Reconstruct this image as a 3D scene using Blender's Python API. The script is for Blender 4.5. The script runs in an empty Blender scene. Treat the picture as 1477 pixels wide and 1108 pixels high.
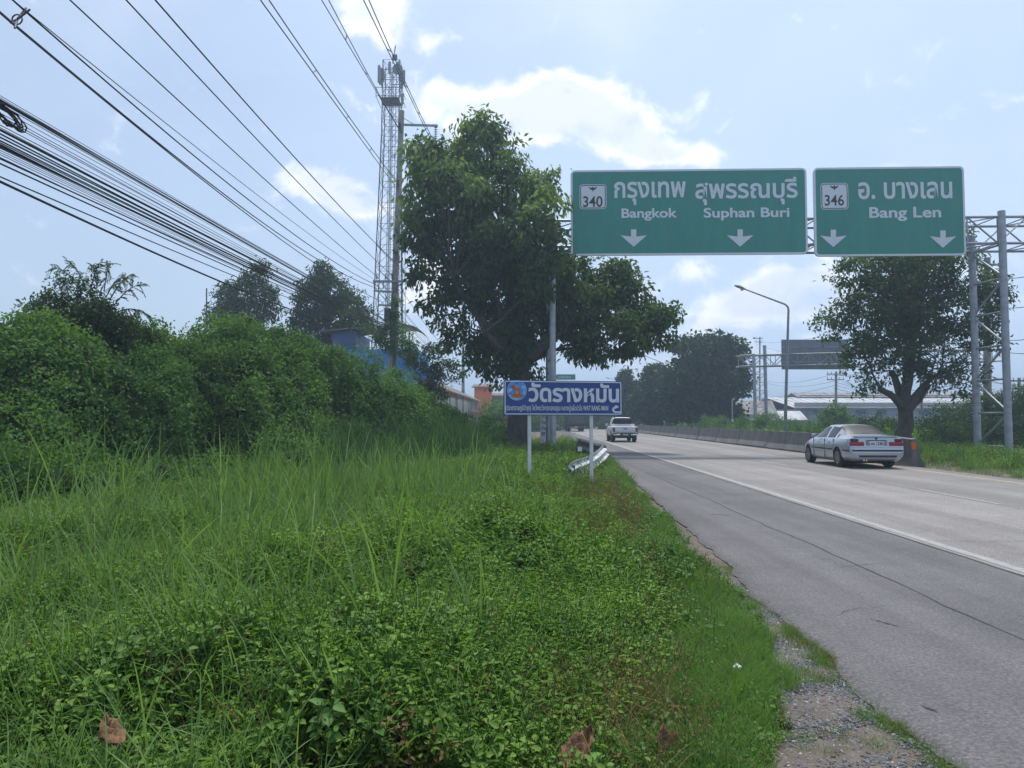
import bpy, bmesh, math, random
import numpy as np
from mathutils import Vector, Matrix, Euler
random.seed(7); rng = np.random.default_rng(11)
S = bpy.context.scene
R = math.radians
# ------------------------------------------------------------------ camera
F, CX, CY, CAMZ = 1080.0, 738.5, 554.0, 1.6
PITCH = math.atan(52/1080)
cam = bpy.data.objects.new('camera', bpy.data.cameras.new('camera'))
S.collection.objects.link(cam); S.camera = cam
cam.location = (0, 0, CAMZ); cam.rotation_euler = (R(90)+PITCH, 0, 0)
cam.data.sensor_width = 36; cam.data.lens = 36*F/1477; cam.data.clip_start = .05; cam.data.clip_end = 6000
# ------------------------------------------------------------------ view, world, sun
S.view_settings.view_transform = 'Standard'; S.view_settings.look = 'None'
S.view_settings.exposure = 0.5; S.view_settings.gamma = 1.0; S.view_settings.use_curve_mapping = False
SUN_EL, SUN_AZ = 71.0, 14.0            # azimuth in degrees to the right of straight ahead
W = bpy.data.worlds.new('World'); S.world = W; W.use_nodes = True

def ray(px, py):
    u, v = (px-CX)/F, (CY-py)/F
    return Vector((u, math.cos(PITCH)-v*math.sin(PITCH), math.sin(PITCH)+v*math.cos(PITCH)))
def P(px, py, d):
    r = ray(px, py); return Vector((0, 0, CAMZ)) + r*(d/r.y)
def G(px, py, z=0.0):
    r = ray(px, py); t = (z-CAMZ)/r.z; return Vector((0, 0, CAMZ)) + r*t

def build_world():
    nt = W.node_tree; nt.nodes.clear(); N = nt.nodes.new; L = nt.links.new
    out = N('ShaderNodeOutputWorld'); bg = N('ShaderNodeBackground'); L(bg.outputs[0], out.inputs[0])
    sky = N('ShaderNodeTexSky'); sky.sky_type = 'NISHITA'; sky.sun_disc = False
    sky.sun_elevation = R(SUN_EL); sky.sun_rotation = R(SUN_AZ); sky.air_density = 1.0; sky.dust_density = 2.5; sky.ozone_density = 1.2
    tc = N('ShaderNodeTexCoord'); sep = N('ShaderNodeSeparateXYZ'); L(tc.outputs['Generated'], sep.inputs[0])
    def M(op, a, b=None, c=None, clamp=False):
        n = N('ShaderNodeMath'); n.operation = op; n.use_clamp = clamp
        for i, v in enumerate((a, b, c)):
            if v is None: continue
            if isinstance(v, (int, float)): n.inputs[i].default_value = v
            else: L(v, n.inputs[i])
        return n.outputs[0]
    az = M('ARCTAN2', sep.outputs[0], sep.outputs[1]); el = M('ARCSINE', sep.outputs[2])
    comb = N('ShaderNodeCombineXYZ'); L(az, comb.inputs[0]); L(M('MULTIPLY', el, 1.25), comb.inputs[1])
    def noise(scale, det, rough, off, dist=0):
        m = N('ShaderNodeMapping'); L(comb.outputs[0], m.inputs[0]); m.inputs['Location'].default_value = off
        n = N('ShaderNodeTexNoise'); n.inputs['Scale'].default_value = scale; n.inputs['Detail'].default_value = det
        n.inputs['Roughness'].default_value = rough; n.inputs['Distortion'].default_value = dist
        L(m.outputs[0], n.inputs['Vector']); return n.outputs[0]
    big = noise(2.2, 4, .5, (3.1, .4, 0)); fine = noise(13, 9, .60, (0, 7, 2), .35); soft = noise(4.5, 6, .6, (5, 1, 4), .3)
    # cumulus banks: (px, py, rx, ry) as seen in the photograph, turned into sky directions
    blobs = [(560,35,52,28),(520,8,45,20),(600,60,30,18),(625,135,40,26),(690,165,66,32),(730,180,60,28),(830,150,60,30),(800,122,34,20),(780,155,62,30),(860,170,78,32),(900,195,66,26),(935,215,40,18),(450,255,50,24),(500,280,60,24),(525,300,45,16),(990,225,60,14),(1130,425,75,30),(1150,405,55,22),(1085,440,45,16),(1180,430,50,24),(960,560,90,35),(1000,390,40,14),
             (620,420,60,60),(900,420,60,26),(1020,480,70,26),(1420,385,60,18)]
    field = None
    for (x, y, rx, ry) in blobs:
        d = ray(x, y).normalized(); a0, e0 = math.atan2(d.x, d.y), math.asin(d.z)
        ka, ke = F/rx, F/ry
        dx = M('MULTIPLY', M('SUBTRACT', az, a0), ka); dy = M('MULTIPLY', M('SUBTRACT', el, e0), ke)
        r2 = M('ADD', M('MULTIPLY', dx, dx), M('MULTIPLY', dy, dy))
        g = M('EXPONENT', M('MULTIPLY', r2, -.75))
        field = g if field is None else M('ADD', field, g)
    def ramp(v, lo, hi):
        n = N('ShaderNodeMapRange'); n.interpolation_type = 'SMOOTHSTEP'; L(v, n.inputs[0]) if not isinstance(v, float) else None
        n.inputs[1].default_value = lo; n.inputs[2].default_value = hi; return n.outputs[0]
    cov = M('ADD', M('MULTIPLY', M('MINIMUM', field, 1.2), .75), M('MULTIPLY', M('SUBTRACT', fine, .5), 3.0))
    cloud = ramp(cov, .24, 1.05)
    # loose clouds everywhere else in the sky, thin
    loose = M('MULTIPLY', ramp(big, .52, .75), .35)
    # brightness inside the clouds: bluish-grey cores, white rims
    core = M('MULTIPLY', ramp(M('ADD', M('MULTIPLY', field, .8), M('MULTIPLY', M('SUBTRACT', soft, .5), 2.2)), .75, 1.45), .5)
    # base sky: physical sky blended with a milky tropical haze, thicker to the horizon and towards the sun side
    scale = N('ShaderNodeVectorMath'); scale.operation = 'SCALE'; L(sky.outputs[0], scale.inputs[0]); scale.inputs['Scale'].default_value = SKY_K
    def mix(f, a, b):
        n = N('ShaderNodeMix'); n.data_type = 'RGBA'
        for s, v in ((0, f), (6, a), (7, b)):
            if isinstance(v, (int, float)): n.inputs[s].default_value = v
            elif isinstance(v, tuple): n.inputs[s].default_value = v+(1,)
            else: L(v, n.inputs[s])
        return n.outputs[2]
    hor = M('POWER', M('SUBTRACT', 1.0, M('ABSOLUTE', sep.outputs[2]), None, True), 5.0)
    sd = Vector((math.sin(R(SUN_AZ))*math.cos(R(SUN_EL)), math.cos(R(SUN_AZ))*math.cos(R(SUN_EL)), math.sin(R(SUN_EL))))
    dot = N('ShaderNodeVectorMath'); dot.operation = 'DOT_PRODUCT'; L(tc.outputs['Generated'], dot.inputs[0]); dot.inputs[1].default_value = sd
    sunw = ramp(dot.outputs['Value'], .25, 1.0)
    side = ramp(az, -.7, .3)
    milk = M('ADD', M('ADD', M('MULTIPLY', hor, .55), M('ADD', .20, M('MULTIPLY', sunw, .3))), M('ADD', M('MULTIPLY', side, .34), M('MULTIPLY', M('SUBTRACT', soft, .4), .35)), None, True)
    base = mix(milk, scale.outputs[0], MILK)
    c1 = mix(loose, base, (.66, .73, .82))
    ccol = mix(core, (.93, .93, .94), (.46, .54, .66))
    c2 = mix(M('MULTIPLY', cloud, .93), c1, ccol)
    L(c2, bg.inputs[0]); bg.inputs[1].default_value = 1.0
SKY_K = .10
MILK = (.50, .625, .83)
HAZE = .0016
build_world()
W.cycles.sampling_method = 'MANUAL'; W.cycles.sample_map_resolution = 512
sun = bpy.data.objects.new('sun', bpy.data.lights.new('sun', 'SUN')); S.collection.objects.link(sun)
sun.data.energy = 2.7; sun.data.angle = R(9); sun.data.color = (1, .96, .89)
sun.rotation_euler = Vector((math.sin(R(SUN_AZ))*math.cos(R(SUN_EL)), math.cos(R(SUN_AZ))*math.cos(R(SUN_EL)), math.sin(R(SUN_EL)))).to_track_quat('Z', 'Y').to_euler()
S.cycles.volume_bounces = 0; S.cycles.max_bounces = 6; S.cycles.diffuse_bounces = 3; S.cycles.transmission_bounces = 4
S.cycles.transparent_max_bounces = 6; S.cycles.glossy_bounces = 3; S.cycles.use_adaptive_sampling = True; S.cycles.caustics_reflective = False; S.cycles.caustics_refractive = False

# ------------------------------------------------------------------ materials
MATS = {}
def pm(name, c1, c2=None, scale=4.0, rough=.6, metal=0.0, bump=0.0, bscale=60.0, det=5, spec=.5, coords='Object', emit=None, alpha=None, lo=.35, hi=.65, c3=None, s3=1.0, stretch=None):
    m = bpy.data.materials.new(name); m.use_nodes = True; nt = m.node_tree; N = nt.nodes.new; L = nt.links.new
    b = nt.nodes['Principled BSDF']; b.inputs['Roughness'].default_value = rough; b.inputs['Metallic'].default_value = metal
    b.inputs['Specular IOR Level'].default_value = spec
    b.inputs['Base Color'].default_value = tuple(c1)+(1,)
    tc = N('ShaderNodeTexCoord'); vec = tc.outputs[coords] if coords != 'World' else N('ShaderNodeNewGeometry').outputs['Position']
    if stretch:
        mp = N('ShaderNodeMapping'); L(vec, mp.inputs[0]); mp.inputs['Scale'].default_value = stretch; vec = mp.outputs[0]
    if c2 is not None:
        n = N('ShaderNodeTexNoise'); n.inputs['Scale'].default_value = scale; n.inputs['Detail'].default_value = det; n.inputs['Roughness'].default_value = .6
        L(vec, n.inputs['Vector'])
        r = N('ShaderNodeMapRange'); L(n.outputs[0], r.inputs[0]); r.inputs[1].default_value = lo; r.inputs[2].default_value = hi
        mx = N('ShaderNodeMix'); mx.data_type = 'RGBA'; L(r.outputs[0], mx.inputs[0]); mx.inputs[6].default_value = tuple(c1)+(1,); mx.inputs[7].default_value = tuple(c2)+(1,)
        col = mx.outputs[2]
        if c3 is not None:
            n3 = N('ShaderNodeTexNoise'); n3.inputs['Scale'].default_value = s3; n3.inputs['Detail'].default_value = 6; L(vec, n3.inputs['Vector'])
            r3 = N('ShaderNodeMapRange'); L(n3.outputs[0], r3.inputs[0]); r3.inputs[1].default_value = .5; r3.inputs[2].default_value = .68
            m3 = N('ShaderNodeMix'); m3.data_type = 'RGBA'; L(r3.outputs[0], m3.inputs[0]); L(col, m3.inputs[6]); m3.inputs[7].default_value = tuple(c3)+(1,); col = m3.outputs[2]
        L(col, b.inputs['Base Color'])
    if bump:
        nb = N('ShaderNodeTexNoise'); nb.inputs['Scale'].default_value = bscale; nb.inputs['Detail'].default_value = 6; L(vec, nb.inputs['Vector'])
        bp = N('ShaderNodeBump'); bp.inputs['Strength'].default_value = bump; bp.inputs['Distance'].default_value = .02; L(nb.outputs[0], bp.inputs['Height']); L(bp.outputs[0], b.inputs['Normal'])
    if emit: b.inputs['Emission Color'].default_value = tuple(emit)+(1,); b.inputs['Emission Strength'].default_value = 1
    MATS[name] = m; return m
def leafmat(name, dark, light, trans=.4, rough=.5, tone=True, hue=None):
    rough = max(rough, .58)
    m = bpy.data.materials.new(name); m.use_nodes = True; nt = m.node_tree; N = nt.nodes.new; L = nt.links.new
    nt.nodes.clear(); out = N('ShaderNodeOutputMaterial'); b = N('ShaderNodeBsdfPrincipled'); t = N('ShaderNodeBsdfTranslucent'); mx = N('ShaderNodeMixShader')
    geo = N('ShaderNodeNewGeometry'); at = N('ShaderNodeAttribute'); at.attribute_name = 'tone'; oi = N('ShaderNodeObjectInfo')
    def M(op, a, b2):
        n = N('ShaderNodeMath'); n.operation = op
        for i, v in enumerate((a, b2)):
            if isinstance(v, (int, float)): n.inputs[i].default_value = v
            else: L(v, n.inputs[i])
        return n.outputs[0]
    if tone: f = M('ADD', M('MULTIPLY', geo.outputs['Random Per Island'], .45), M('MULTIPLY', at.outputs['Fac'], .55))
    else:
        pn = N('ShaderNodeTexNoise'); pn.inputs['Scale'].default_value = .9; pn.inputs['Detail'].default_value = 4; L(geo.outputs['Position'], pn.inputs['Vector'])
        pr = N('ShaderNodeMapRange'); L(pn.outputs[0], pr.inputs[0]); pr.inputs[1].default_value = .35; pr.inputs[2].default_value = .65
        f = M('ADD', M('MULTIPLY', geo.outputs['Random Per Island'], .35), M('ADD', M('MULTIPLY', oi.outputs['Random'], .3), M('MULTIPLY', pr.outputs[0], .4)))
    mc = N('ShaderNodeMix'); mc.data_type = 'RGBA'; L(f, mc.inputs[0]); mc.inputs[6].default_value = tuple(dark)+(1,); mc.inputs[7].default_value = tuple(light)+(1,)
    col = mc.outputs[2]
    if hue:  # a few yellowed / dead leaves
        m2 = N('ShaderNodeMix'); m2.data_type = 'RGBA'; L(M('GREATER_THAN', geo.outputs['Random Per Island'], .993), m2.inputs[0]); L(col, m2.inputs[6]); m2.inputs[7].default_value = tuple(hue)+(1,); col = m2.outputs[2]
    L(col, b.inputs['Base Color']); b.inputs['Roughness'].default_value = rough; b.inputs['Specular IOR Level'].default_value = .15
    g = N('ShaderNodeMix'); g.data_type = 'RGBA'; g.blend_type = 'MULTIPLY'; g.inputs[0].default_value = 1; L(col, g.inputs[6]); g.inputs[7].default_value = (1.5, 1.6, .7, 1)
    L(g.outputs[2], t.inputs[0]); mx.inputs[0].default_value = trans; L(b.outputs[0], mx.inputs[1]); L(t.outputs[0], mx.inputs[2]); L(mx.outputs[0], out.inputs[0])
    MATS[name] = m; return m

galv = pm('galvanised steel', (.28,.30,.33), (.40,.42,.45), 3, rough=.5, metal=.5, coords='World')
galvd = pm('dull steel', (.22,.24,.25), (.34,.35,.36), 4, rough=.55, metal=.5, coords='World')
dsteel = pm('dark steel', (.06,.065,.07), (.12,.12,.12), 6, rough=.6, metal=.3, coords='World')
conc = pm('pole concrete', (.25,.24,.21), (.36,.34,.30), 2.5, rough=.9, bump=.3, coords='World', c3=(.14,.13,.12), s3=1.2)
cable = pm('black cable', (.015,.015,.018), rough=.7)
alu = pm('aluminium conductor', (.07,.07,.075), rough=.6)
signgreen = pm('sign green sheeting', (.014,.215,.165), (.020,.255,.195), 2.2, rough=.38, det=6, stretch=(1,1,.22), lo=.3, hi=.7, c3=(.03,.22,.17), s3=3)
signwhite = pm('sign white sheeting', (.62,.66,.72), (.68,.71,.75), 3, rough=.4)
signblue = pm('sign blue sheeting', (.010,.045,.22), (.014,.055,.25), 6, rough=.35)
signblack = pm('sign black', (.02,.02,.02), rough=.5)
white = pm('white paint', (.72,.73,.72), (.6,.61,.6), 5, rough=.6, coords='World')
bark = pm('bark', (.045,.038,.032), (.10,.088,.075), 7, rough=.95, bump=.8, bscale=14, coords='World', stretch=(1,1,.25))
red = pm('red plastic', (.35,.02,.02), rough=.25)
orange = pm('orange reflector', (.65,.13,.02), rough=.4)
black = pm('black rubber', (.018,.018,.018), rough=.8)
blackpl = pm('black plastic', (.02,.02,.022), rough=.5)
glassd = pm('dark glass', (.012,.014,.016), rough=.06, spec=1.0)
porc = pm('brown porcelain', (.05,.03,.025), rough=.3)
glassg = pm('green glass insulator', (.05,.14,.10), rough=.2)

# ------------------------------------------------------------------ mesh helpers
COL = S.collection
def link(o, parent=None):
    COL.objects.link(o)
    if parent is not None: o.parent = parent
    return o
def tag(o, label=None, cat=None, group=None, kind=None):
    if label: o['label'] = label
    if cat: o['category'] = cat
    if group: o['group'] = group
    if kind: o['kind'] = kind
    return o
def empty(name, loc, label, cat, group=None, rz=0):
    o = bpy.data.objects.new(name, None); COL.objects.link(o); o.location = loc; o.rotation_euler = (0,0,rz); o.empty_display_size = .3
    return tag(o, label, cat, group)
class MB:
    def __init__(s): s.v = []; s.f = []; s.mi = []
    def add(s, vs, fs, mi=0):
        n = len(s.v); s.v += [tuple(v) for v in vs]; s.f += [tuple(i+n for i in f) for f in fs]; s.mi += [mi]*len(fs); return s
    def box(s, lo, hi, mi=0, M=None):
        x0,y0,z0 = lo; x1,y1,z1 = hi
        vs = [Vector(p) for p in ((x0,y0,z0),(x1,y0,z0),(x1,y1,z0),(x0,y1,z0),(x0,y0,z1),(x1,y0,z1),(x1,y1,z1),(x0,y1,z1))]
        if M: vs = [M @ v for v in vs]
        return s.add(vs, [(0,3,2,1),(4,5,6,7),(0,1,5,4),(1,2,6,5),(2,3,7,6),(3,0,4,7)], mi)
    def tube(s, pts, rad, n=8, mi=0, cap=True):
        pts = [Vector(p) for p in pts]; rad = rad if isinstance(rad, (list, tuple)) else [rad]*len(pts)
        rings = []; up0 = None
        for i, p in enumerate(pts):
            t = (pts[min(i+1, len(pts)-1)]-pts[max(i-1, 0)]).normalized()
            if up0 is None: up0 = t.orthogonal().normalized()
            a = (up0 - t*up0.dot(t)).normalized(); up0 = a; b = t.cross(a)
            rings.append([p + (a*math.cos(2*math.pi*k/n)+b*math.sin(2*math.pi*k/n))*rad[i] for k in range(n)])
        vs = [v for r in rings for v in r]; fs = []
        for i in range(len(rings)-1):
            for k in range(n): fs.append((i*n+k, i*n+(k+1)%n, (i+1)*n+(k+1)%n, (i+1)*n+k))
        if cap: fs.append(tuple(range(n-1,-1,-1))); fs.append(tuple((len(rings)-1)*n+k for k in range(n)))
        return s.add(vs, fs, mi)
    def prism(s, poly, y0, y1, mi=0):       # polygon in x,z pulled along y
        n = len(poly)
        vs = [(x, y0, z) for x, z in poly]+[(x, y1, z) for x, z in poly]
        fs = [tuple(range(n)), tuple(range(2*n-1, n-1, -1))]+[(i, i+n, (i+1)%n+n, (i+1)%n) for i in range(n)]
        return s.add(vs, fs, mi)
    def mesh(s, name, mats, smooth=None):
        me = bpy.data.meshes.new(name); me.from_pydata(s.v, [], s.f)
        for m in (mats if isinstance(mats, (list, tuple)) else [mats]): me.materials.append(m)
        if any(s.mi): me.polygons.foreach_set('material_index', s.mi)
        if smooth is not None:
            me.polygons.foreach_set('use_smooth', [True]*len(me.polygons)); me.update()
            if smooth: me.set_sharp_from_angle(angle=R(smooth))
        me.update(); return me
    def build(s, name, mats, parent=None, smooth=None):
        bm = None
        o = bpy.data.objects.new(name, s.mesh(name, mats, smooth)); return link(o, parent)
def fixnormals(me):
    bm = bmesh.new(); bm.from_mesh(me); bmesh.ops.recalc_face_normals(bm, faces=bm.faces); bm.to_mesh(me); bm.free()
_bar = {}
def bar(name, a, b, r, mat, parent=None, n=10):
    a, b = Vector(a), Vector(b); k = (mat.name, n)
    if k not in _bar: _bar[k] = MB().tube([(0,0,-.5),(0,0,.5)], 1.0, n).mesh('bar', mat, 40)
    o = bpy.data.objects.new(name, _bar[k]); link(o, parent); d = b-a
    o.matrix_local = Matrix.Translation((a+b)/2) @ d.to_track_quat('Z', 'Y').to_matrix().to_4x4() @ Matrix.Diagonal((r, r, d.length, 1)); return o
_box = {}
def boxo(name, c, size, mat, parent=None, rz=0):
    k = mat.name
    if k not in _box: _box[k] = MB().box((-.5,-.5,-.5),(.5,.5,.5)).mesh('block', mat)
    o = bpy.data.objects.new(name, _box[k]); link(o, parent); o.location = c; o.scale = size; o.rotation_euler = (0,0,rz); return o
def rrect(w, h, r, n=6, cx=0, cz=0):
    pts = []
    for (sx, sz, a0) in ((1,1,0),(-1,1,90),(-1,-1,180),(1,-1,270)):
        for k in range(n+1):
            a = R(a0+90*k/n); pts.append((cx+sx*(w/2-r)+r*math.cos(a), cz+sz*(h/2-r)+r*math.sin(a)))
    return pts
def frame_ring(w, h, r, t, y0, y1):
    a = rrect(w, h, r); b = rrect(w-2*t, h-2*t, max(r-t, .005)); n = len(a); m = MB()
    vs = [(x,y0,z) for x,z in a]+[(x,y0,z) for x,z in b]+[(x,y1,z) for x,z in a]+[(x,y1,z) for x,z in b]; fs = []
    for i in range(n):
        j = (i+1)%n
        fs += [(i,j,n+j,n+i),(2*n+i,3*n+i,3*n+j,2*n+j),(i,2*n+i,2*n+j,j),(n+i,n+j,3*n+j,3*n+i)]
    return m.add(vs, fs)
DG = None
def text(name, body, x0, x1, z0, z1, y, mat, parent, bold=.0, ext=.006, space=1.0):
    c = bpy.data.curves.new(name, 'FONT'); c.body = body; c.size = 1; c.offset = bold; c.extrude = .5; c.space_character = space; c.resolution_u = 4
    o = bpy.data.objects.new(name, c); COL.objects.link(o); bpy.context.view_layer.update()
    dg = bpy.context.evaluated_depsgraph_get(); me = bpy.data.meshes.new_from_object(o.evaluated_get(dg)); bpy.data.objects.remove(o)
    n = len(me.vertices); co = np.empty(n*3, np.float32); me.vertices.foreach_get('co', co); co = co.reshape(-1,3)
    lo, hi = co.min(0), co.max(0); q = (co-lo)/np.maximum(hi-lo, 1e-6)
    out = np.stack([x0+q[:,0]*(x1-x0), y-ext*q[:,2], z0+q[:,1]*(z1-z0)], 1).astype(np.float32)
    me.vertices.foreach_set('co', out.ravel()); me.materials.clear(); me.materials.append(mat); me.update(); me.name = name
    return link(bpy.data.objects.new(name, me), parent)

def npmesh(name, V, nf, mat, tone=None, faces=None, size=4):
    """V (n,3) float; faces as flat index array of quads"""
    me = bpy.data.meshes.new(name); n = len(V); me.vertices.add(n); me.vertices.foreach_set('co', V.astype(np.float32).ravel())
    me.loops.add(len(faces)); me.loops.foreach_set('vertex_index', faces.astype(np.int32))
    k = len(faces)//size; me.polygons.add(k); me.polygons.foreach_set('loop_start', np.arange(k, dtype=np.int32)*size)
    if tone is not None:
        a = me.attributes.new('tone', 'FLOAT', 'POINT'); a.data.foreach_set('value', tone.astype(np.float32))
    me.materials.append(mat); me.update(calc_edges=True); me.validate(); return me
def unit(a): return a/np.maximum(np.linalg.norm(a, axis=1, keepdims=True), 1e-9)
def leaf_arrays(B, D, Nn, Ln, Wd, fold=.12):
    D = unit(D); Sd = unit(np.cross(D, Nn)); U = np.cross(Sd, D); Ln = Ln[:,None]; Wd = Wd[:,None]
    v = np.stack([B, B+D*Ln*.45+Sd*Wd*.5+U*Wd*fold*2, B+D*Ln-U*Ln*.08, B+D*Ln*.45-Sd*Wd*.5+U*Wd*fold*2], 1)
    return v.reshape(-1,3)
def leaf6(B, D, Nn, Ln, Wd, fold=.14):
    D = unit(D); Sd = unit(np.cross(D, Nn)); U = np.cross(Sd, D); Ln = Ln[:,None]; Wd = Wd[:,None]
    v = np.stack([B, B+D*Ln*.28+Sd*Wd*.46+U*Wd*fold, B+D*Ln*.68+Sd*Wd*.36+U*Wd*fold*.7, B+D*Ln-U*Ln*.14, B+D*Ln*.68-Sd*Wd*.36+U*Wd*fold*.7, B+D*Ln*.28-Sd*Wd*.46+U*Wd*fold], 1)
    n = len(B); f = (np.arange(n)[:,None]*6+np.array([0,1,2,3,0,3,4,5])).ravel(); return v.reshape(-1,3), f
def leaves(name, B, D, Nn, Ln, Wd, mat, tone, parent=None):
    V = leaf_arrays(B, D, Nn, Ln, Wd); n = len(B)
    me = npmesh(name, V, n, mat, np.repeat(tone, 4), np.arange(4*n)); return link(bpy.data.objects.new(name, me), parent)
def sph(n):
    v = rng.normal(size=(n,3)); return unit(v)
# ------------------------------------------------------------------ ground, road
def interp(tab):
    xs = [a for a, b in tab]; ys = [b for a, b in tab]
    return lambda y: float(np.interp(y, xs, ys))
Lx = interp([(-60,3.3),(0,5.15),(8,5.4),(26,5.98),(56,6.85),(108,8.2),(170,9.8),(300,12.5),(700,16)])
edge_px = [(1395,1108),(1345,1065),(1290,1030),(1235,985),(1190,935),(1150,905),(1085,850),(1040,800),(1010,775),(960,733),(930,705),(905,684),(885,663),(868,648),(852,636)]
ept = [(G(x, y).y, G(x, y).x) for x, y in edge_px]; ept.sort()
Ex = interp([(-60,ept[0][1]-.6),(0,ept[0][1]-.05)]+ept+[(80,5.9),(110,7.2),(170,8.9),(300,11.5),(700,15)])
def wob(y, s=1.0, seed=0):
    return sum(math.sin(y*k*s+seed*3.1+k)*a for k, a in ((1.7,.35),(4.3,.25),(9.1,.16),(17,.1),(31,.07)))
m_ground = pm('bare soil', (.10,.085,.06), (.17,.145,.11), 1.3, rough=.95, bump=.5, bscale=25, coords='World', c3=(.05,.07,.03), s3=.35)
m_dirt = pm('sandy verge dirt', (.105,.080,.058), (.165,.135,.105), 4, rough=.95, bump=.7, bscale=70, coords='World', c3=(.15,.13,.11), s3=2.2)
def asphalt(name, base, var, grit):
    m = bpy.data.materials.new(name); m.use_nodes = True; nt = m.node_tree; N = nt.nodes.new; L = nt.links.new; b = nt.nodes['Principled BSDF']
    pos = N('ShaderNodeNewGeometry').outputs['Position']
    def noise(s, d, st=None, r=.6):
        v = pos
        if st: mp = N('ShaderNodeMapping'); L(v, mp.inputs[0]); mp.inputs['Scale'].default_value = st; v = mp.outputs[0]
        n = N('ShaderNodeTexNoise'); n.inputs['Scale'].default_value = s; n.inputs['Detail'].default_value = d; n.inputs['Roughness'].default_value = r; L(v, n.inputs['Vector']); return n.outputs[0]
    def rmp(v, a, c, lo, hi):
        r = N('ShaderNodeMapRange'); L(v, r.inputs[0]); r.inputs[1].default_value = a; r.inputs[2].default_value = c; r.inputs[3].default_value = lo; r.inputs[4].default_value = hi; return r.outputs[0]
    def mul(a, c):
        n = N('ShaderNodeMath'); n.operation = 'MULTIPLY'; L(a, n.inputs[0]); L(c, n.inputs[1]); return n.outputs[0]
    f = mul(mul(rmp(noise(.6, 5), .3, .7, 1-var, 1+var), rmp(noise(1.6, 6, (1,.05,1)), .3, .7, 1-var, 1+var)), rmp(noise(grit, 4, r=.85), .32, .68, .42, 1.58))
    vo = N('ShaderNodeTexVoronoi'); vo.inputs['Scale'].default_value = grit*.9; L(pos, vo.inputs['Vector'])
    f = mul(f, rmp(vo.outputs['Distance'], 0, .6, 1.25, .85))
    f = mul(f, rmp(noise(1.05, 2, (1,.012,1)), .38, .62, .86, 1.12)); f = mul(f, rmp(noise(.9, 7, (1,.6,1), .7), .60, .72, 1.0, .80)); f = mul(f, rmp(noise(7, 4), .35, .65, .93, 1.07))
    oi = N('ShaderNodeObjectInfo'); f = mul(f, rmp(oi.outputs['Random'], 0, 1, .93, 1.07))
    sc = N('ShaderNodeVectorMath'); sc.operation = 'SCALE'; sc.inputs[0].default_value = base; L(f, sc.inputs['Scale']); L(sc.outputs[0], b.inputs['Base Color'])
    b.inputs['Roughness'].default_value = .82; bp = N('ShaderNodeBump'); bp.inputs['Strength'].default_value = .55; bp.inputs['Distance'].default_value = .012
    L(vo.outputs['Distance'], bp.inputs['Height']); L(bp.outputs[0], b.inputs['Normal']); return m
m_asph = asphalt('worn shoulder asphalt', (.118,.112,.112), .16, 44)
m_slab = asphalt('worn road concrete', (.235,.217,.203), .12, 42)
m_tar = pm('tar joint', (.03,.03,.03), (.05,.05,.05), 8, rough=.9, coords='World')
m_line = pm('worn road paint', (.33,.32,.30), (.21,.20,.19), 9, rough=.7, coords='World', lo=.44, hi=.74, det=8)
m_yel = pm('worn yellow paint', (.50,.36,.16), (.24,.22,.2), 7, rough=.7, coords='World', lo=.42, hi=.7, det=8)

def ground_z(x, y):
    # the verge falls slightly away from the shoulder
    e = Ex(y)
    return -.055 - .10*min(max((e-1.2-x)/6, 0), 1)
ys = [-80,-40,-20,-10,-4]+[round(-2+.5*i,2) for i in range(50)]+[24+2*i for i in range(40)]+[110,130,160,200,300,450,700,1100,1800,2600]
offs = [-2600,-900,-300,-120,-60,-30,-18,-12,-8,-5.5,-4,-3,-2.2,-1.6,-1.1,-.7,-.4,-.15,.1,.6,2,6,14,16,18,24,40,90,250,900,2600]
m = MB(); n = len(offs)
vs = [(Ex(y)*(1 if abs(o) < 100 else 0)+o, y, (ground_z(Ex(y)+o, y)-(.02 if o > .3 else 0))+.025*wob(y+o*2.2, .7, 2)*(1 if -6 < o < 0 else 0)) for y in ys for o in offs]
fs = [(i*n+j, i*n+j+1, (i+1)*n+j+1, (i+1)*n+j) for i in range(len(ys)-1) for j in range(n-1)]
m.add(vs, fs); g = m.build('ground', m_ground, smooth=180); tag(g, kind='structure')
# dirt and gravel strip beside the broken asphalt edge
Gx = interp(sorted([(G(x,y).y, G(x,y).x) for x, y in [(1110,1108),(1130,1040),(1125,985),(1118,930),(1095,890),(1058,848),(1022,812)]])+[(10.5,2.2),(40,3),(60,5)])
m = MB(); ysd = [-3+.2*i for i in range(72)]; vs = []; fs = []
for i, y in enumerate(ysd):
    a, b = (Gx(y) if y < 10.5 else Ex(y)-.35)-.45, Ex(y)+.14
    for k in range(5):
        x = a+(b-a)*k/4; vs.append((x, y, ground_z(x, y)+.006+.012*abs(math.sin(x*7+y*5))*(1 if 0 < k < 4 else -1.2)))
    if i: fs += [((i-1)*5+k, (i-1)*5+k+1, i*5+k+1, i*5+k) for k in range(4)]
m.add(vs, fs); tag(m.build('dirt_strip', m_dirt, smooth=180), kind='structure')
# shoulder slab with a ragged broken edge
m = MB(); ys2 = [-60,-20]+[-4+.09*i for i in range(220)]+[16+.4*i for i in range(60)]+[42,50,60,75,90,110,140,180,240,300,450,700]
vs = []; fs = []
for i, y in enumerate(ys2):
    e = Ex(y)+(.055*wob(y, 1.3)+.03*wob(y, 3.7, 5))*(1 if y < 45 else 0); r = Lx(y)-.11
    vs += [(e+.05, y, -.16), (e-.015, y, -.035), (e+.03, y, -.006), (e+.12, y, 0), ((e+r)/2, y, 0), (r, y, 0)]
    if i: fs += [((i-1)*6+k, (i-1)*6+k+1, i*6+k+1, i*6+k) for k in range(5)]
m.add(vs, fs); tag(m.build('road_shoulder', m_asph, smooth=40), kind='structure')
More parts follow.
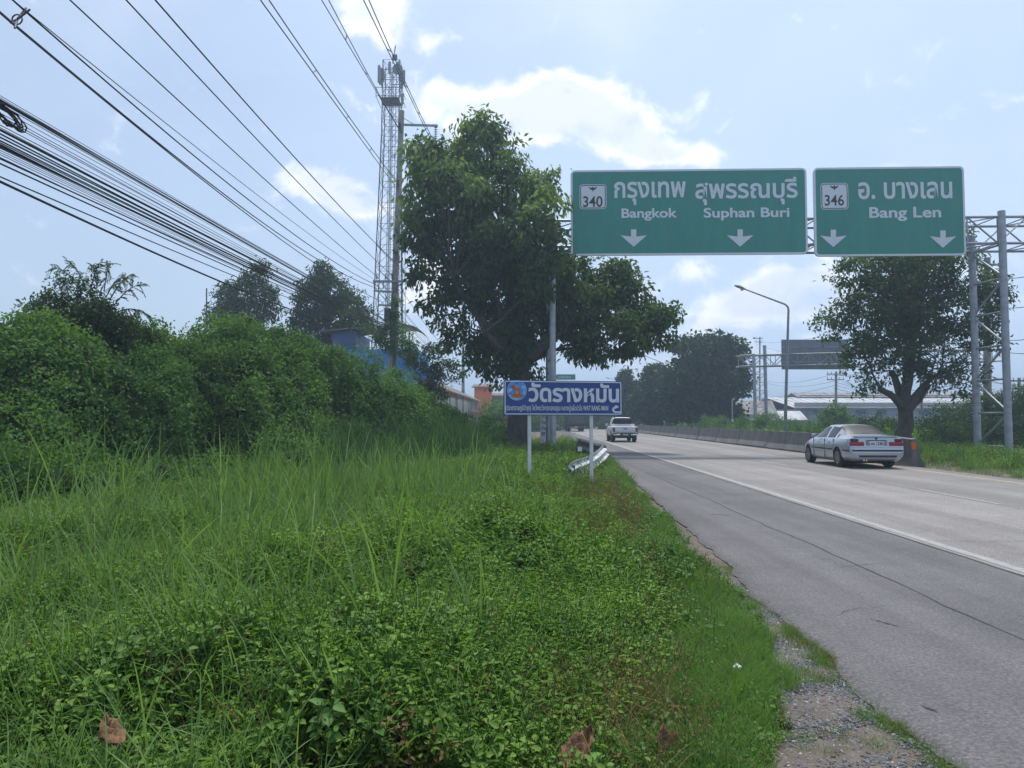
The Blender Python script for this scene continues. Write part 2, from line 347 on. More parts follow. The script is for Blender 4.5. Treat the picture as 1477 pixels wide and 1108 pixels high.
# concrete carriageway: a dark bed with cast slabs as parts
m = MB(); ys3 = [-60,-20,0,8,16,26,40,56,80,108,140,170,230,300,450,700]
m.add([v for y in ys3 for v in ((Lx(y)-.1, y, -.03), (Lx(y)+7.9, y, -.03))], [(2*i, 2*i+1, 2*i+3, 2*i+2) for i in range(len(ys3)-1)])
road = m.build('road', m_tar); tag(road, kind='structure')
y = -20.0; k = 0
while y < 290:
    y2 = y+10
    for a, b in ((-.11, 3.58), (3.595, 7.85)):
        mb = MB(); g0 = .008; ww = []
        for t in (0, .25, .5, .75, 1):
            yy = y+g0+(y2-y-2*g0)*t; ww.append((Lx(yy)+a, Lx(yy)+b, yy))
        vs = [(w[0],w[2],0) for w in ww]+[(w[1],w[2],0) for w in ww]+[(w[0],w[2],-.029) for w in ww]+[(w[1],w[2],-.029) for w in ww]
        fs = [(i, i+5, i+6, i+1) for i in range(4)]+[(0,10,15,5),(9,19,14,4)]+[(i+1,i+11,i+10,i) for i in range(4)]+[(i+5,i+15,i+16,i+6) for i in range(4)]
        mb.add(vs, fs).build('slab', m_slab, road)
    y = y2
mb = MB(); mb.add([v for yy in (290,360,450,700) for v in ((Lx(yy)-.1,yy,0),(Lx(yy)+7.8,yy,0))], [(2*i,2*i+1,2*i+3,2*i+2) for i in range(3)]); mb.build('far_paving', m_slab, road)
def strip(name, off, w, mat, spans, z=.004, wig=0.0, parent=road):
    mb = MB()
    for (a, b) in spans:
        nn = max(int((b-a)/(.25 if a < 30 else 3)), 1); nn = min(nn, 200); base = len(mb.v); vs = []; fs = []
        for i in range(nn+1):
            yy = a+(b-a)*i/nn; o = off(yy) if callable(off) else Lx(yy)+off
            j = wig*wob(yy, 2.3, 1); jj = wig*wob(yy, 2.9, 4)*.6
            vs += [(o-w/2+j, yy, z), (o+w/2+jj, yy, z)]
            if i: fs.append((2*i-2, 2*i-1, 2*i+1, 2*i))
        mb.add(vs, fs)
    return mb.build(name, mat, parent)
strip('edge_line', .03, .14, m_line, [(-20,40),(40,120),(120,420)], wig=.012)
strip('yellow_line', 7.1, .12, m_yel, [(-20,40),(40,120),(120,420)], wig=.008)
d0 = 14.35
strip('lane_dash', 3.68, .10, m_line, [(d0+12*i, d0+12*i+3.0) for i in range(-3,22)], wig=.006)
sh = bpy.data.objects['road_shoulder']
strip('asphalt_seam', lambda y: 3.62+.022*y+.05*wob(y,.6,3), .018, m_tar, [(-4,34)], z=.003, wig=.012, parent=sh)
strip('asphalt_seam', lambda y: Lx(y)-.15, .035, m_tar, [(-4,60)], z=.003, wig=.03, parent=sh)
for (x0, y0, x1, y1) in ((1020,741,1055,744),(1255,893,1300,905),(1330,1020,1352,1026)):
    a, b = G(x0,y0), G(x1,y1); mb = MB(); vs = []; fs = []
    for i in range(13):
        t = i/12; c = a.lerp(b, t); w = .02*math.sin(math.pi*t)*(1+.7*math.sin(i*2.3))+.004; c.y += .02*math.sin(i*1.9)
        vs += [(c.x, c.y-w, .003), (c.x, c.y+w, .003)]
        if i: fs.append((2*i-2,2*i-1,2*i+1,2*i))
    mb.add(vs, fs).build('crack', m_tar, sh)

def crackline(a, b, w, par, steps=22, amp=.06):
    a, b = Vector(a), Vector(b); d = (b-a); s_ = Vector((-d.y, d.x, 0)).normalized(); vs = []; fs = []; o_ = 0; ph = random.random()*9
    for i in range(steps+1):
        t = i/steps; o_ += random.uniform(-1,1)*amp*.35; o_ *= .9; c = a.lerp(b, t)+s_*(o_+amp*math.sin(t*9+ph)*.5); ww = w*(.35+random.random())*math.sin(math.pi*min(t+.05,.95))
        vs += [tuple(c-s_*ww)[:2]+(.0032,), tuple(c+s_*ww)[:2]+(.0032,)]
        if i: fs.append((2*i-2,2*i-1,2*i+1,2*i))
    MB().add(vs, fs).build('crack', m_tar, par)
for (x0, y0, x1, y1, w) in ((2.5,6.2,3.2,6.6,.0035),(3.4,8.2,4.4,8.5,.004),(3.3,14.2,5.0,14.7,.006),(3.9,24,5.8,24.4,.009)): crackline((x0,y0,0),(x1,y1,0), w, sh)
for (yy, a, b, w) in ((17.2,.1,3.5,.006),(16.1,3.9,7.5,.006),(27.5,3.8,7.6,.009),(33,.3,3.4,.010)): crackline((Lx(yy)+a,yy,0),(Lx(yy)+b,yy+random.uniform(-.5,.5),0), w, road, 26, .10)
for (yy, a, b) in ((20,1.9,16),): crackline((Lx(yy)+a,yy,0),(Lx(yy+b)+a,yy+b,0), .006, road, 40, .12)
# ------------------------------------------------------------------ concrete barriers along the median
m_barrier = pm('weathered barrier concrete', (.12,.118,.115), (.20,.195,.185), 1.8, rough=.9, bump=.4, bscale=30, c3=(.07,.07,.065), s3=1.1, stretch=(1,1,.35))
prof = [(-.33,0),(-.33,.09),(-.17,.36),(-.10,1.0),(.10,1.0),(.17,.36),(.33,.09),(.33,0)]
mb = MB().prism([(x, z) for x, z in prof], -1.485, 1.485); bme = mb.mesh('barrier', m_barrier); fixnormals(bme)
yb = 29.6; k = 0
while yb < 150:
    o = bpy.data.objects.new('concrete_barrier', bme); link(o)
    x = Lx(yb)+8.35; dx = Lx(yb+1.5)-Lx(yb-1.5)
    o.location = (x+random.uniform(-.03,.03), yb, -.03+random.uniform(-.01,.02)); o.rotation_euler = (0, random.uniform(-.02,.02), -math.atan2(dx, 3)+random.uniform(-.006,.006))
    if k == 0: tag(o, 'concrete median barrier nearest the silver sedan, end of the unbroken row', 'barrier', 'concrete barriers along the median')
    else: tag(o, 'weathered grey concrete barrier in the long unbroken row beyond the silver sedan', 'barrier', 'concrete barriers along the median')
    yb += 3.0; k += 1
o = empty('concrete_barrier', (P(1287,660,26.4).x+.55, 26.9, -.02), 'leaning end barrier with orange marker beside the trunk of the median tree', 'barrier', 'concrete barriers along the median', R(-3))
mb = MB().prism([(x,z*1.02) for x,z in prof], -.9, .9); me = mb.mesh('block', m_barrier); fixnormals(me); q = link(bpy.data.objects.new('block', me), o); q.rotation_euler = (R(3), R(-7), R(9))
boxo('marker', (-.06,-.935,.80), (.17,.02,.24), orange, q)
o = empty('delineator', (Lx(31.5)+8.02, 31.2, .55), 'small orange arrow marker fixed on the barrier just ahead of the silver sedan', 'marker')
mb = MB(); mb.prism([(-.12,0),(.12,0),(.12,.14),(0,.3),(-.12,.14)], -.015, .015); mb.build('plate', orange, o)

# ------------------------------------------------------------------ crushed guardrail at the shoulder edge
gr = empty('guardrail', tuple(G(862,650)), 'bent and broken grey guardrail end lying in the grass behind the blue sign', 'guardrail')
gi = gr.location.copy()
def wbeam(name, pts, mat, up, hgt=.31):
    # W profile swept through pts; up = list of upward unit vectors
    w = [(-.5,0),(-.42,.045),(-.28,.075),(-.14,.02),(0,-.02),(.14,.02),(.28,.075),(.42,.045),(.5,0)]; m = MB(); vs = []; fs = []; n = len(w)
    for i, p in enumerate(pts):
        t = (Vector(pts[min(i+1,len(pts)-1)])-Vector(pts[max(i-1,0)])).normalized(); u = Vector(up[i]); u = (u-t*u.dot(t)).normalized(); s = t.cross(u)
        for a, b in w: vs.append(Vector(p)-gi+u*a*hgt+s*b)
        if i: fs += [((i-1)*n+k, (i-1)*n+k+1, i*n+k+1, i*n+k) for k in range(n-1)]
    o = m.add(vs, fs).build(name, mat, gr, smooth=50); md = o.modifiers.new('s','SOLIDIFY'); md.thickness = .006; return o
m_rail = pm('scuffed rail paint', (.66,.67,.66), (.5,.51,.51), 5, rough=.55, metal=.2, coords='World', c3=(.10,.10,.09), s3=5)
m_raild = pm('dark grey rail', (.055,.06,.065), (.10,.105,.11), 4, rough=.6, metal=.3, coords='World')  # darker grey than the bent rail, for back rail and posts
a, b = P(875,648,26.5), P(822,680,18.6)
pts = [a.lerp(b, t)+Vector((.05*math.sin(t*7),0,.02*math.sin(t*9)-.10*math.sin(math.pi*t))) for t in [i/14 for i in range(15)]]
wbeam('rail', pts, m_rail, [Vector((-.75+.05*i,-.25,1)) for i in range(15)], .40)
a2, b2 = P(831,641.5,27.5), P(872,651,29.8)
pts = [a2.lerp(b2, i/8)+Vector((0,0,.02*math.sin(i))) for i in range(9)]
wbeam('back_rail', pts, m_raild, [Vector((0,0,1))]*9, .52)
for (px, py, d, h) in ((834,640,27.5,.85),(869,648,29.6,.8),(826,672,19.0,.5)):
    p = P(px,py,d); boxo('post', (p.x-gi.x, d-gi.y+.1, p.z-h/2-gi.z), (.12,.09,h), m_raild, gr, .2)
p = P(836.5,648,27.35); boxo('label_plate', (p.x-gi.x, 27.38-gi.y, p.z-gi.z), (.16,.01,.16), white, gr)
# ------------------------------------------------------------------ overhead sign gantries
def gantry(near_post_px, dR, leftpx, dL, ztop_px, zbot_px, depth, label, right_to, rpost, left_single, mat, nbay, group):
    r0 = P(near_post_px[0], near_post_px[1], dR); zt = P(near_post_px[0], ztop_px, dR).z; zb = P(near_post_px[0], zbot_px, dR).z
    l0 = P(leftpx, near_post_px[1], dL); base = Vector(((l0.x+r0.x)/2, (dL+dR)/2, 0))
    g = empty('sign_gantry', base, label, 'sign gantry', group)
    A = Vector((l0.x, dL, 0))-base; B = Vector((r0.x, dR, 0))-base; dirv = (B-A).normalized(); dep = Vector((-.02*depth, depth, 0))
    C = B+dirv*right_to
    chords = []
    for off in (Vector(), dep):
        for z in (zt, zb):
            bar('chord', A+off+Vector((-.3,0,z)), C+off+Vector((0,0,z)), .065, mat, g)
    n = nbay; V = lambda p, z: p+Vector((0,0,z))
    for i in range(n+1):
        p = A.lerp(C, i/n); 
        bar('upright', V(p, zb), V(p, zt), .035, mat, g, 6); bar('upright', V(p+dep, zb), V(p+dep, zt), .035, mat, g, 6)
        bar('cross_tie', V(p, zb), V(p+dep, zb), .03, mat, g, 6); bar('cross_tie', V(p, zt), V(p+dep, zt), .03, mat, g, 6)
        if i < n:
            q = A.lerp(C, (i+1)/n); a, b = (p, q) if i % 2 else (q, p)
            bar('diagonal', V(a, zb), V(b, zt), .04, mat, g, 6); bar('diagonal', V(a+dep, zb), V(b+dep, zt), .04, mat, g, 6)
            bar('diagonal', V(a, zt), V(b+dep, zt), .03, mat, g, 6); bar('diagonal', V(a, zb), V(b+dep, zb), .03, mat, g, 6)
    return g, A, B, C, dep, zt, zb, base
# near gantry
g, A, B, C, dep, zt, zb, base = gantry((1450,655), 35.0, 797, 35.7, 313, 351, 1.75,
    'galvanised steel truss gantry carrying the two big green direction signs', 21.0, None, None, galv, 30, 'sign gantries over the road')
zp = P(1444,306,35).z
pf = B+Vector((.06,-.18,0)); pb = B+dep+Vector((-.12,.05,0))
bar('post', pf+Vector((0,0,-.1)), pf+Vector((-.0,0,zp)), .165, galv, g, 20); bar('post', pb+Vector((0,0,-.1)), pb+Vector((0,0,zt-.5)), .165, galv, g, 20)
for p in (pf, pb): boxo('base_plate', p+Vector((0,0,.0)), (.75,.75,.05), galvd, g)
m_ = zb/6.2
for i in range(7):
    z = .35+i*(zb-.35)/6.05
    bar('rung', pf+Vector((0,0,z)), pb+Vector((0,0,z)), .05, galv, g, 8)
    if i < 6: 
        z2 = .35+(i+1)*(zb-.35)/6.05; a, b = (pf, pb) if i % 2 else (pb, pf)
        bar('brace', a+Vector((0,0,z+.06)), b+Vector((0,0,z2-.06)), .05, galv, g, 8)
pl = A+Vector((.02,-.02,0)); plb = A+dep+Vector((-.05,.0,0))
for p in (pl, plb):
    bar('post', p+Vector((0,0,-.1)), p+Vector((0,0,zt+.3)), .15, galv, g, 20); boxo('base_plate', p+Vector((0,0,.02)), (.5,.5,.04), galvd, g)
    for s in range(4):
        a = s*math.pi/2+.4; mb = MB().prism([(0,0),(.2,0),(0,.3)], -.012, .012); o = mb.build('gusset', galv, g); o.location = p+Vector((.17*math.cos(a),.17*math.sin(a),.03)); o.rotation_euler = (0,0,a)
for k in range(7):
    z = .5+k*1.35; bar('rung', pl+Vector((0,0,z)), plb+Vector((0,0,z)), .05, galv, g, 8)

def board(label, px, dl, dr, name='direction_sign', cat='road sign', mats=(None,), border=.05, rad=.16, th=.10, grp=None, borderm=None, panelm=None, nribs=6, inset=0.0):
    """px = (x0, yTL, yBL, x1, yTR, yBR); returns the root and a map from photo pixels to board coordinates"""
    x0, tl, bl, x1, tr, br = px
    TL, BL, TR, BR = P(x0,tl,dl), P(x0,bl,dl), P(x1,tr,dr), P(x1,br,dr)
    w = (Vector((TR.x,TR.y,0))-Vector((TL.x,TL.y,0))).length; z0 = (BL.z+BR.z)/2; h = (TL.z+TR.z)/2-z0
    rz = math.atan2(dr-dl, TR.x-TL.x); c = Vector(((TL.x+TR.x)/2, (dl+dr)/2, z0))
    e = empty(name, c, label, cat, grp, rz)
    mb = MB().prism(rrect(w-.004, h-.004, rad, cz=h/2), 0, th); me = mb.mesh('panel', panelm); fixnormals(me); link(bpy.data.objects.new('panel', me), e)
    fr = frame_ring(w-2*inset, h-2*inset, rad, border, -.012, .0 if inset else th+.01).mesh('border', borderm); fixnormals(fr); q = link(bpy.data.objects.new('border', fr), e); q.location = (0,0,h/2)
    for i in range(nribs): boxo('rib', (-w/2+w*(i+.5)/nribs, th+.05, h/2), (.06,.09,h*.96), galv, e)
    # exact projective map pixel -> board plane
    Rz = Matrix.Rotation(-rz, 3, 'Z')
    def mp(x, y):
        r = ray(x, y); nrm = Vector((-math.sin(rz), math.cos(rz), 0)); o = Vector((0,0,CAMZ)); t = (c-o).dot(nrm)/r.dot(nrm); q = Rz @ (o+r*t-c); return q.x, q.z
    return e, mp, w, h
def ptext(e, mp, name, s, x0, x1, yb, yt, mat, bold, y=-.006):
    a = mp(x0, yb); b = mp(x1, yt); am = mp((x0+x1)/2, yb)[1]; bm = mp((x0+x1)/2, yt)[1]
    return text(name, s, a[0], b[0], am, bm, y, mat, e, bold)
def parrow(e, mp, cx, cy, k=1.0):
    pts = [(-3.8*k,-12),(3.8*k,-12),(3.8*k,-1.5),(19*k,-3.6),(0,13),(-19*k,-3.6),(-3.8*k,-1.5)]
    poly = [mp(cx+x, cy+y) for x, y in pts]; mb = MB().prism(poly, -.012, -.001); me = mb.mesh('arrow', signwhite); fixnormals(me); return link(bpy.data.objects.new('arrow', me), e)
def pshield(e, mp, x0, x1, y0, y1, num, nb):
    a, b = mp(x0, y1), mp(x1, y0); w, h = b[0]-a[0], b[1]-a[1]
    sb = MB().prism(rrect(w, h, .16), -.010, -.001).mesh('route_shield', signwhite); fixnormals(sb); q = link(bpy.data.objects.new('route_shield', sb), e); q.location = ((a[0]+b[0])/2, 0, (a[1]+b[1])/2)
    fr = frame_ring(w-.07, h-.07, .135, .035, -.016, -.009).mesh('shield_outline', signblack); fixnormals(fr); link(bpy.data.objects.new('shield_outline', fr), q)
    l, m2 = mp(nb[0], nb[3]), mp(nb[1], nb[2]); cx, cz = q.location.x, q.location.z
    text('route_number', num, l[0]-cx, m2[0]-cx, l[1]-cz, m2[1]-cz, -.012, signblack, q, .012)
    # winged crest
    k = w/1.25; cr = MB(); z = h*.5-.22*k
    wing = [(.02,-.09),(.05,-.03),(.10,-.05),(.11,.0),(.17,-.01),(.18,.05),(.235,.06),(.22,.10),(.16,.08),(.10,.06),(.05,.06),(.02,.03)]
    for s in (1, -1): cr.prism([(s*x*k*.85, z+zz*k) for x, zz in wing], -.016, -.011)
    cr.prism([(-.02*k,z-.11*k),(.02*k,z-.11*k),(.035*k,z+.02*k),(.02*k,z+.10*k),(0,z+.13*k),(-.02*k,z+.10*k),(-.035*k,z+.02*k)], -.018, -.011)
    cm = cr.mesh('crest', signblack); fixnormals(cm); link(bpy.data.objects.new('crest', cm), q)
DL, DR = 35.7, 35.0
def dat(px):  # depth of the sign face along the gantry front
    xL, xR = P(797,500,DL).x, P(1450,500,DR).x; k = (px-CX)/F
    # intersect ray x = k*d with the line
    s = (xR-xL)/(DR-DL); return (xL-s*DL)/(k-s)-.35
e, mp, w, h = board('large green direction sign to Bangkok and Suphan Buri on route 340', (823,246,368,1163,242.5,367.5), dat(823), dat(1163), panelm=signgreen, borderm=signwhite, border=.09, rad=.22, grp='green direction signs', nribs=8)
pshield(e, mp, 836, 874.5, 266, 302, '340', (841,869,283,299))
ptext(e, mp, 'thai_lettering', 'กรุงเทพ', 886, 989, 295.5, 262, signwhite, .02)
ptext(e, mp, 'thai_lettering', 'สุพรรณบุรี', 1003, 1150, 295.5, 256, signwhite, .02)
ptext(e, mp, 'lettering', 'Bangkok', 896.5, 976.5, 318.5, 300.5, signwhite, .022)
ptext(e, mp, 'lettering', 'Suphan Buri', 1015, 1138.5, 318, 299.5, signwhite, .022)
parrow(e, mp, 914, 343); parrow(e, mp, 1067.5, 343)
e, mp, w, h = board('smaller green direction sign to Bang Len on route 346', (1173,242,367.5,1390,240,371), dat(1173), dat(1390), panelm=signgreen, borderm=signwhite, border=.09, rad=.22, grp='green direction signs', nribs=5)
pshield(e, mp, 1184, 1223, 264, 302.5, '346', (1189.5,1217,281,297))
ptext(e, mp, 'thai_lettering', 'อ. บางเลน', 1238, 1373, 287, 262.5, signwhite, .02)
ptext(e, mp, 'lettering', 'Bang Len', 1254, 1357, 319, 298.5, signwhite, .022)
parrow(e, mp, 1202, 343.5); parrow(e, mp, 1360, 344.5)

# far gantry seen from behind the opposite signs
g2, A2, B2, C2, dep2, zt2, zb2, base2 = gantry((1097,612), 78.0, 1073, 78.5, 512, 528, 1.4,
    'second gantry farther up the road with the back of a sign panel', 22.0, None, None, galvd, 22, 'sign gantries over the road')
for dx in (-.5, .65):
    p = B2+Vector((dx, 0, 0)); bar('post', p+Vector((0,0,-.1)), p+Vector((-.1,0,zt2+(.1 if dx < 0 else 1.0))), .17, galv, g2, 12)
for i in range(8):
    z = .4+i*(zb2-.4)/8; bar('rung', B2+Vector((-.5,0,z)), B2+Vector((.65,0,z)), .04, galv, g2, 6)
    bar('brace', B2+Vector((-.5,0,z)), B2+Vector((.65,0,z+(zb2-.4)/8)), .04, galv, g2, 6)
m_back = pm('sign back aluminium', (.13,.15,.18), (.17,.19,.22), 2, rough=.6, metal=.2)
c = P(1176,533,77.4); e = empty('overhead_sign', c, 'grey back of a large sign panel on the far gantry beside the median tree', 'road sign')
w2 = P(1225,533,77.4).x-P(1128,533,77.4).x; h2 = P(1176,490,77.4).z-c.z; w1 = w2/5
for i in range(5): boxo('panel', (-w2/2+w1*(i+.5), 0, h2/2), (w1-.02,.06,h2), m_back, e)
for z in (.25,.75): boxo('stiffener', (0,-.07,h2*z), (w2,.07,.08), galvd, e)

# ------------------------------------------------------------------ blue temple sign
e, mp, w, h = board('blue roadside temple sign with white Thai lettering and round monk emblem', (726.5,546.5,597.5,897,551.5,601), 17.0, 17.7, name='temple_sign', cat='sign', panelm=signblue, borderm=signwhite, border=.022, rad=.03, th=.03, nribs=0, inset=.02)
ptext(e, mp, 'thai_lettering', 'วัดรางหมัน', 762, 892.5, 580.5, 552.5, signwhite, .03)
ptext(e, mp, 'small_lettering', '(ประชาราษฎร์บำรุง) ไหว้พระวิหารทองอรุณ หลวงปู่แผ้วปวโร WAT RANG MAN', 729, 877, 594.8, 583.5, signwhite, .012)
# curved turn arrow in the lower right corner
ar = MB(); cx0, cz0 = mp(888.5, 591); pts = []
for k in range(13):
    a = R(80+k*15); pts.append((cx0+.10*math.cos(a), cz0+.078*math.sin(a)+.0))
inn = [(x*0+cx0+(x-cx0)*.5, cz0+(z-cz0)*.5) for x, z in pts]
for k in range(12): ar.prism([pts[k], inn[k], inn[k+1], pts[k+1]], -.010, -.002)
bx, bz = pts[-1]; ar.prism([(cx0-.02, cz0-.04),(cx0-.02, cz0-.078),(cx0+.11, cz0-.078),(cx0+.11, cz0-.04)], -.011, -.002)
ar.prism([(cx0-.035, cz0+.010),(cx0+.075, cz0+.065),(cx0-.015, cz0+.115)], -.011, -.002)
me = ar.mesh('turn_arrow', signwhite); fixnormals(me); link(bpy.data.objects.new('turn_arrow', me), e)
# emblem: painted disc with a seated figure
emx, emz = mp(745.5, 563.2); er = .225
def disc(r, y0, y1, cx=0, cz=0, n=28, sx=1, sz=1): return [(cx+r*sx*math.cos(2*math.pi*k/n), cz+r*sz*math.sin(2*math.pi*k/n)) for k in range(n)]
m_sky = pm('emblem blue', (.02,.13,.50), (.12,.36,.72), 9, rough=.4, det=3); m_swirl = pm('emblem pale blue', (.30,.50,.75), rough=.4); m_robe = pm('emblem orange robe', (.55,.16,.045), (.38,.09,.03), 30, rough=.5); m_skin = pm('emblem skin', (.50,.27,.17), rough=.5)
def flat(name, polys, y0, y1, mat, par): 
    mb = MB()
    for p_ in polys: mb.prism(p_, y0, y1)
    me = mb.mesh(name, mat); fixnormals(me); return link(bpy.data.objects.new(name, me), par)
em = flat('emblem', [disc(er, 0, 0)], -.008, -.001, m_sky, e); em.location = (emx, 0, emz)
r_ = frame_ring(er*2.04, er*2.04, er*1.0, .014, -.011, -.002); me = r_.mesh('emblem_rim', m_swirl); fixnormals(me); link(bpy.data.objects.new('emblem_rim', me), em)
flat('swirl', [[(-.205,-.07),(-.13,-.02),(-.10,.02),(-.15,.06),(-.2,.03)],[(-.2,-.09),(-.05,-.13),(.12,-.12),(.2,-.07),(.19,.0),(.14,-.03),(.16,-.09),(.10,-.165),(0,-.215),(-.12,-.18)],[(.10,.08),(.17,.13),(.19,.06),(.15,.03)]], -.0105, -.008, m_swirl, em)
flat('robe', [[(-.12,-.16),(-.14,-.11),(-.06,-.08),(-.065,.0),(-.02,.055),(.03,.05),(.07,.0),(.08,-.08),(.13,-.10),(.12,-.16),(.0,-.175)], [(-.14,.09),(-.11,.13),(-.05,.10),(.0,.04),(-.05,.02)]], -.013, -.0105, m_robe, em)
flat('figure_head', [disc(.035, 0, 0, cx=-.0, cz=.085, n=14, sz=1.2), [(-.05,-.02),(.02,.0),(.05,-.06),(-.03,-.09)]], -.0155, -.013, m_skin, em)
for (px, d) in ((764.5, 0), (854, 0)):
    x, z = mp(px, 600); boxo('post', (x, .06, (z+h-.06-2.2)/2), (.075,.05, z*0+h-.06+2.2), white, e)
for z in (.12, h-.12): boxo('back_rail', (0,.042,z), (w-.1,.02,.05), galvd, e)
# small far signs
p = P(816,548,95); e = empty('far_sign', p, 'small dark green sign board seen just above the temple sign, far up the road', 'road sign')
boxo('panel', (0,0,.35), (2.45,.08,.72), signgreen, e); boxo('border', (0,-.05,.69), (2.45,.03,.05), signwhite, e); boxo('border', (0,-.05,.02), (2.45,.03,.05), signwhite, e)
text('thai_lettering', 'บางเลน', -.95, .6, .2, .5, -.05, signwhite, e, .02)
boxo('post', (-1.95,.12,.4-p.z/2), (.22,.2,p.z+.8), galvd, e); boxo('arm', (-.6,.1,.35), (2.9,.1,.12), galvd, e)
p = G(787,641); e = empty('notice_board', (P(788,640,38.5).x,38.5,-.05), 'white vertical notice board behind the gantry pole by the tree trunk', 'sign')
boxo('panel', (0,0,1.1), (.62,.04,1.3), white, e); 
for sx in (-.25,.25): boxo('post', (sx,.04,.7), (.05,.05,1.5), galvd, e)
for k, (s, z0, z1) in enumerate((('ร้านอาหาร',1.45,1.65),('บ้านสวน',1.15,1.35),('300 เมตร',.85,1.05))): text('lettering', s, -.25, .25, z0, z1, -.024, signblue if k else red, e, .015)
p = P(997.5,612,92); e = empty('speed_sign', (p.x,92,0), 'small white sign with round face beyond the barrier before the dark trees', 'road sign')
bar('post', (0,0,0), (0,0,3.3), .04, galv, e, 8); boxo('panel', (0,-.06,1.95+.35), (.62,.03,.6), white, e)
o = bar('face', (0,-.09,2.85), (0,-.06,2.85), .34, white, e, 20); o = bar('inner_ring', (0,-.10,2.85), (0,-.09,2.85), .2, red, e, 20)
# ------------------------------------------------------------------ vehicles
silver = pm('silver car paint', (.42,.45,.50), rough=.28, metal=.55, spec=.6); silver.node_tree.nodes['Principled BSDF'].inputs['Coat Weight'].default_value = .6
wpaint = pm('white car paint', (.74,.75,.76), (.66,.67,.67), 3, rough=.3, spec=.5)
glassc = pm('car window glass', (.012,.014,.017), rough=.03, spec=.35); lens = pm('red tail lens', (.30,.012,.02), rough=.15); lensd = pm('smoked tail lens', (.05,.012,.02), rough=.15)
rimm = pm('alloy rim', (.40,.41,.43), rough=.35, metal=.8); tyre = pm('tyre rubber', (.02,.02,.02), rough=.85); arch = pm('wheel well', (.006,.006,.006), rough=1)
plate = pm('number plate', (.70,.71,.68), rough=.5); trim = pm('black trim', (.015,.015,.017), rough=.45); chrome = pm('chrome', (.7,.7,.72), rough=.12, metal=1.0)
def loft_body(root, st, cls, mats, wheels, name='body', wr=.36):
    """st: rows (y, zb, wl, wm, zbelt, wbelt, zrail, wtop, ztop) from tail to nose. cls(y, ring) -> material index"""
    st = np.array(st, float); yy = []
    for i in range(len(st)-1):
        k = max(1, int(round((st[i+1,0]-st[i,0])/.12)))
        yy += [st[i,0]+(st[i+1,0]-st[i,0])*t/k for t in range(k)]
    yy.append(st[-1,0]); rows = np.stack([np.interp(yy, st[:,0], st[:,c]) for c in range(9)], 1); rows[:,0] = yy
    half = []
    for (y, zb, wl, wm, zbelt, wb, zr, wt, zt) in rows:
        half.append([(0,zb),(wl*.86,zb),(wl*.97,zb+.05),(wm*.985,zb+.16),(wm,.5*(zb+zbelt)),(wm*.995,zbelt-.16*(zbelt-zb)*2*.5),(wb+.4*(wm-wb),zbelt-.03),(wb,zbelt),
                     (wb+.5*(wt-wb)+.012,zbelt+.5*(zr-zbelt)),(wt,zr),(wt*.9,zr+.62*(zt-zr)),(wt*.55,zr+.9*(zt-zr)),(0,zt)])
    n = len(half[0]); ring = 2*n-2; m = MB(); vs = []
    for r, h in zip(rows, half):
        pts = [(x, z) for x, z in h]+[(-x, z) for x, z in h[-2:0:-1]]
        vs += [(x, r[0], z) for x, z in pts]
    for i in range(len(rows)-1):
        for k in range(ring):
            k2 = (k+1) % ring; kk = k if k < n-1 else ring-1-k
            m.add([], []); m.f.append((i*ring+k, i*ring+k2, (i+1)*ring+k2, (i+1)*ring+k)); m.mi.append(cls((rows[i,0]+rows[i+1,0])/2, kk))
    m.v = vs; m.f.append(tuple(range(ring))[::-1]); m.mi.append(0); m.f.append(tuple((len(rows)-1)*ring+k for k in range(ring))); m.mi.append(0)
    me = m.mesh(name, mats); fixnormals(me); o = bpy.data.objects.new('tmp', me); COL.objects.link(o)
    cm = MB()
    for (wy, wz) in wheels:
        cm.tube([(-1.2,wy,wz),(-.52,wy,wz)], wr, 28, 0); cm.tube([(.52,wy,wz),(1.2,wy,wz)], wr, 28, 0)
    cme = cm.mesh('cut', arch); fixnormals(cme); co = bpy.data.objects.new('cut', cme); COL.objects.link(co)
    md = o.modifiers.new('b', 'BOOLEAN'); md.object = co; md.operation = 'DIFFERENCE'; md.solver = 'EXACT'; md.material_mode = 'TRANSFER'
    bpy.context.view_layer.update(); dg = bpy.context.evaluated_depsgraph_get(); me2 = bpy.data.meshes.new_from_object(o.evaluated_get(dg))
    bpy.data.objects.remove(o); bpy.data.objects.remove(co)
    # split by material slot into parts
    names = {0: name}; out = {}
    for s in range(len(me2.materials)):
        bm = bmesh.new(); bm.from_mesh(me2); bmesh.ops.delete(bm, geom=[f for f in bm.faces if f.material_index != s], context='FACES')
        if not bm.faces: bm.free(); continue
        for f in bm.faces: f.material_index = 0; f.smooth = True
        mm = bpy.data.meshes.new(name); mt = me2.materials[s]; 
        bm.to_mesh(mm); bm.free(); mm.materials.append(mt); mm.set_sharp_from_angle(angle=R(32))
        out[s] = link(bpy.data.objects.new(PARTN[s] if s < len(PARTN) else name, mm), root)
    return out
PARTN = ['body', 'side_glass', 'rear_window', 'windscreen', 'lower_trim', 'wheel_arch']
